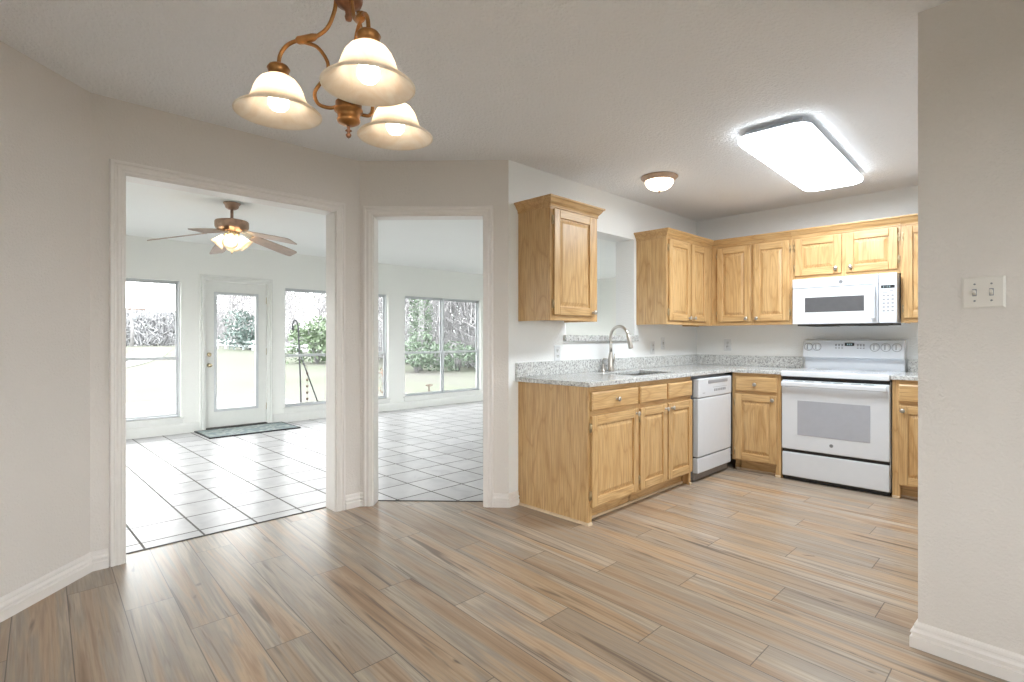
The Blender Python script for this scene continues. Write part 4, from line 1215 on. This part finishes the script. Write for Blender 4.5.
# garden hook with hanging chain by the window
hx, hy = -6.0, -1.725
r = thing('garden_hook', 'thin dark iron hook stand outside the window right of the garden door', 'garden hook', (hx,hy,-.105))
b = MB(); b.tube(bez([(0,0,0),(0,-.015,.6),(0,-.045,1.35),(0,-.055,1.50),(0,-.085,1.575),(0,-.125,1.565),(0,-.14,1.51)], 6), .013, 8); b.build('pole', M['dark_iron'], r)
b = MB(); b.tube([(0,-.03,1.06),(0,.36,.0)], .011, 6); b.build('brace', M['dark_iron'], r)
b = MB(); b.tube([(0,-.14,1.52),(0,-.14,1.43)], [.012,.018], 8); b.tube([(0,-.14,1.43),(0,-.14,1.40)], [.018,.006], 8); b.build('hanger', M['dark_iron'], r)
r = thing('rain_chain', 'thin rusty chain of small cups hanging beside the iron hook stand', 'rain chain', (hx,hy+.10,-.105))
b = MB(); b.tube([(0,0,.0),(0,0,.82)], .0025, 5); b.tube([(0,-.125,.90),(0,0,.82)], .004, 5); b.build('cord', M['rust_metal'], r)
for i in range(7):
    b = MB(); z = .05+i*.105; b.lathe([(0,z),(.012,z+.004),(.022,z+.040),(.019,z+.040),(0,z+.008)], n=10); b.build('cup', M['rust_metal'], r)

# utility poles
def pole(x, y, h, label, arms=True):
    r = thing('street_pole', label, 'utility pole', (x,y,gz(x,y)))
    b = MB(); b.tube([(0,0,-.3),(0,0,h)], [.16,.11], 8); b.build('post', M['bark'], r)
    if arms:
        b = MB(); b.box(-.06,.06,-1.1,1.1,h-.55,h-.42); b.build('crossarm', M['weathered_wood'], r)
        b = MB(); b.lathe([(0,h-1.5),(.13,h-1.5),(.15,h-1.45),(.15,h-.95),(.12,h-.9),(0,h-.88)], (.30,.15,0), 12); b.build('transformer', M['grey_plastic'], r)
pole(-58,4.6,4.0, 'utility pole with a crossarm beyond the left window')
pole(-52,11.2,6.5, 'tall thin utility pole seen through the garden door glass', False)
# board fence far off
r = thing('board_fence', 'low white board fence in front of the distant woods', 'fence', (0,0,0))
fp = [(-31.5+i*1.7,9.0+i*.1) for i in range(-9,4)]
for i, (x, y) in enumerate(fp):
    b = MB(); z = gz(x,y); b.box(x-.06,x+.06,y-.06,y+.06,z-.1,z+.75); b.build('post', M['vinyl'], r)
for zz in (.30,.62):
    b = MB()
    for i in range(len(fp)-1):
        (xa,ya),(xb,yb_) = fp[i],fp[i+1]; za, zb2 = gz(xa,ya)+zz, gz(xb,yb_)+zz
        b.frustum([(xa,ya-.08,za-.07),(xb,yb_-.08,zb2-.07),(xb,yb_-.08,zb2+.07),(xa,ya-.08,za+.07)], [(xa,ya-.062,za-.07),(xb,yb_-.062,zb2-.07),(xb,yb_-.062,zb2+.07),(xa,ya-.062,za+.07)])
    b.build('rail', M['vinyl'], r, merge=False)
# dry shrub under the window
r = thing('dry_shrub', 'small dry brown shrub outside the narrow window strip', 'shrub', (-6.6,.23,-.105))
b = MB(); rr = random.Random(2)
for i in range(26):
    a = rr.random()*6.28; e = rr.random()*.25
    d = Vector((math.cos(a)*e,math.sin(a)*e,.55+rr.random()*.4)); b.tube([(0,0,0),d*.5+Vector((rr.gauss(0,.02),rr.gauss(0,.02),0)),d], [.006,.005,.002], 4, cap=False)
b.build('stem', M['twig'], r, merge=False)
b = MB()
for i in range(170):
    a = rr.random()*6.28; q = rr.random()*.22; p = Vector((q*math.cos(a),q*math.sin(a),.15+rr.random()*.55)); u = Vector((rr.gauss(0,1),rr.gauss(0,1),rr.gauss(0,1))).normalized(); w_ = u.orthogonal().normalized(); l = .05
    b.add([p-u*l*.5,p+w_*l*.3,p+u*l*.5,p-w_*l*.3], [(0,1,2,3)])
b.build('foliage', M['dead_leaf'], r, merge=False)
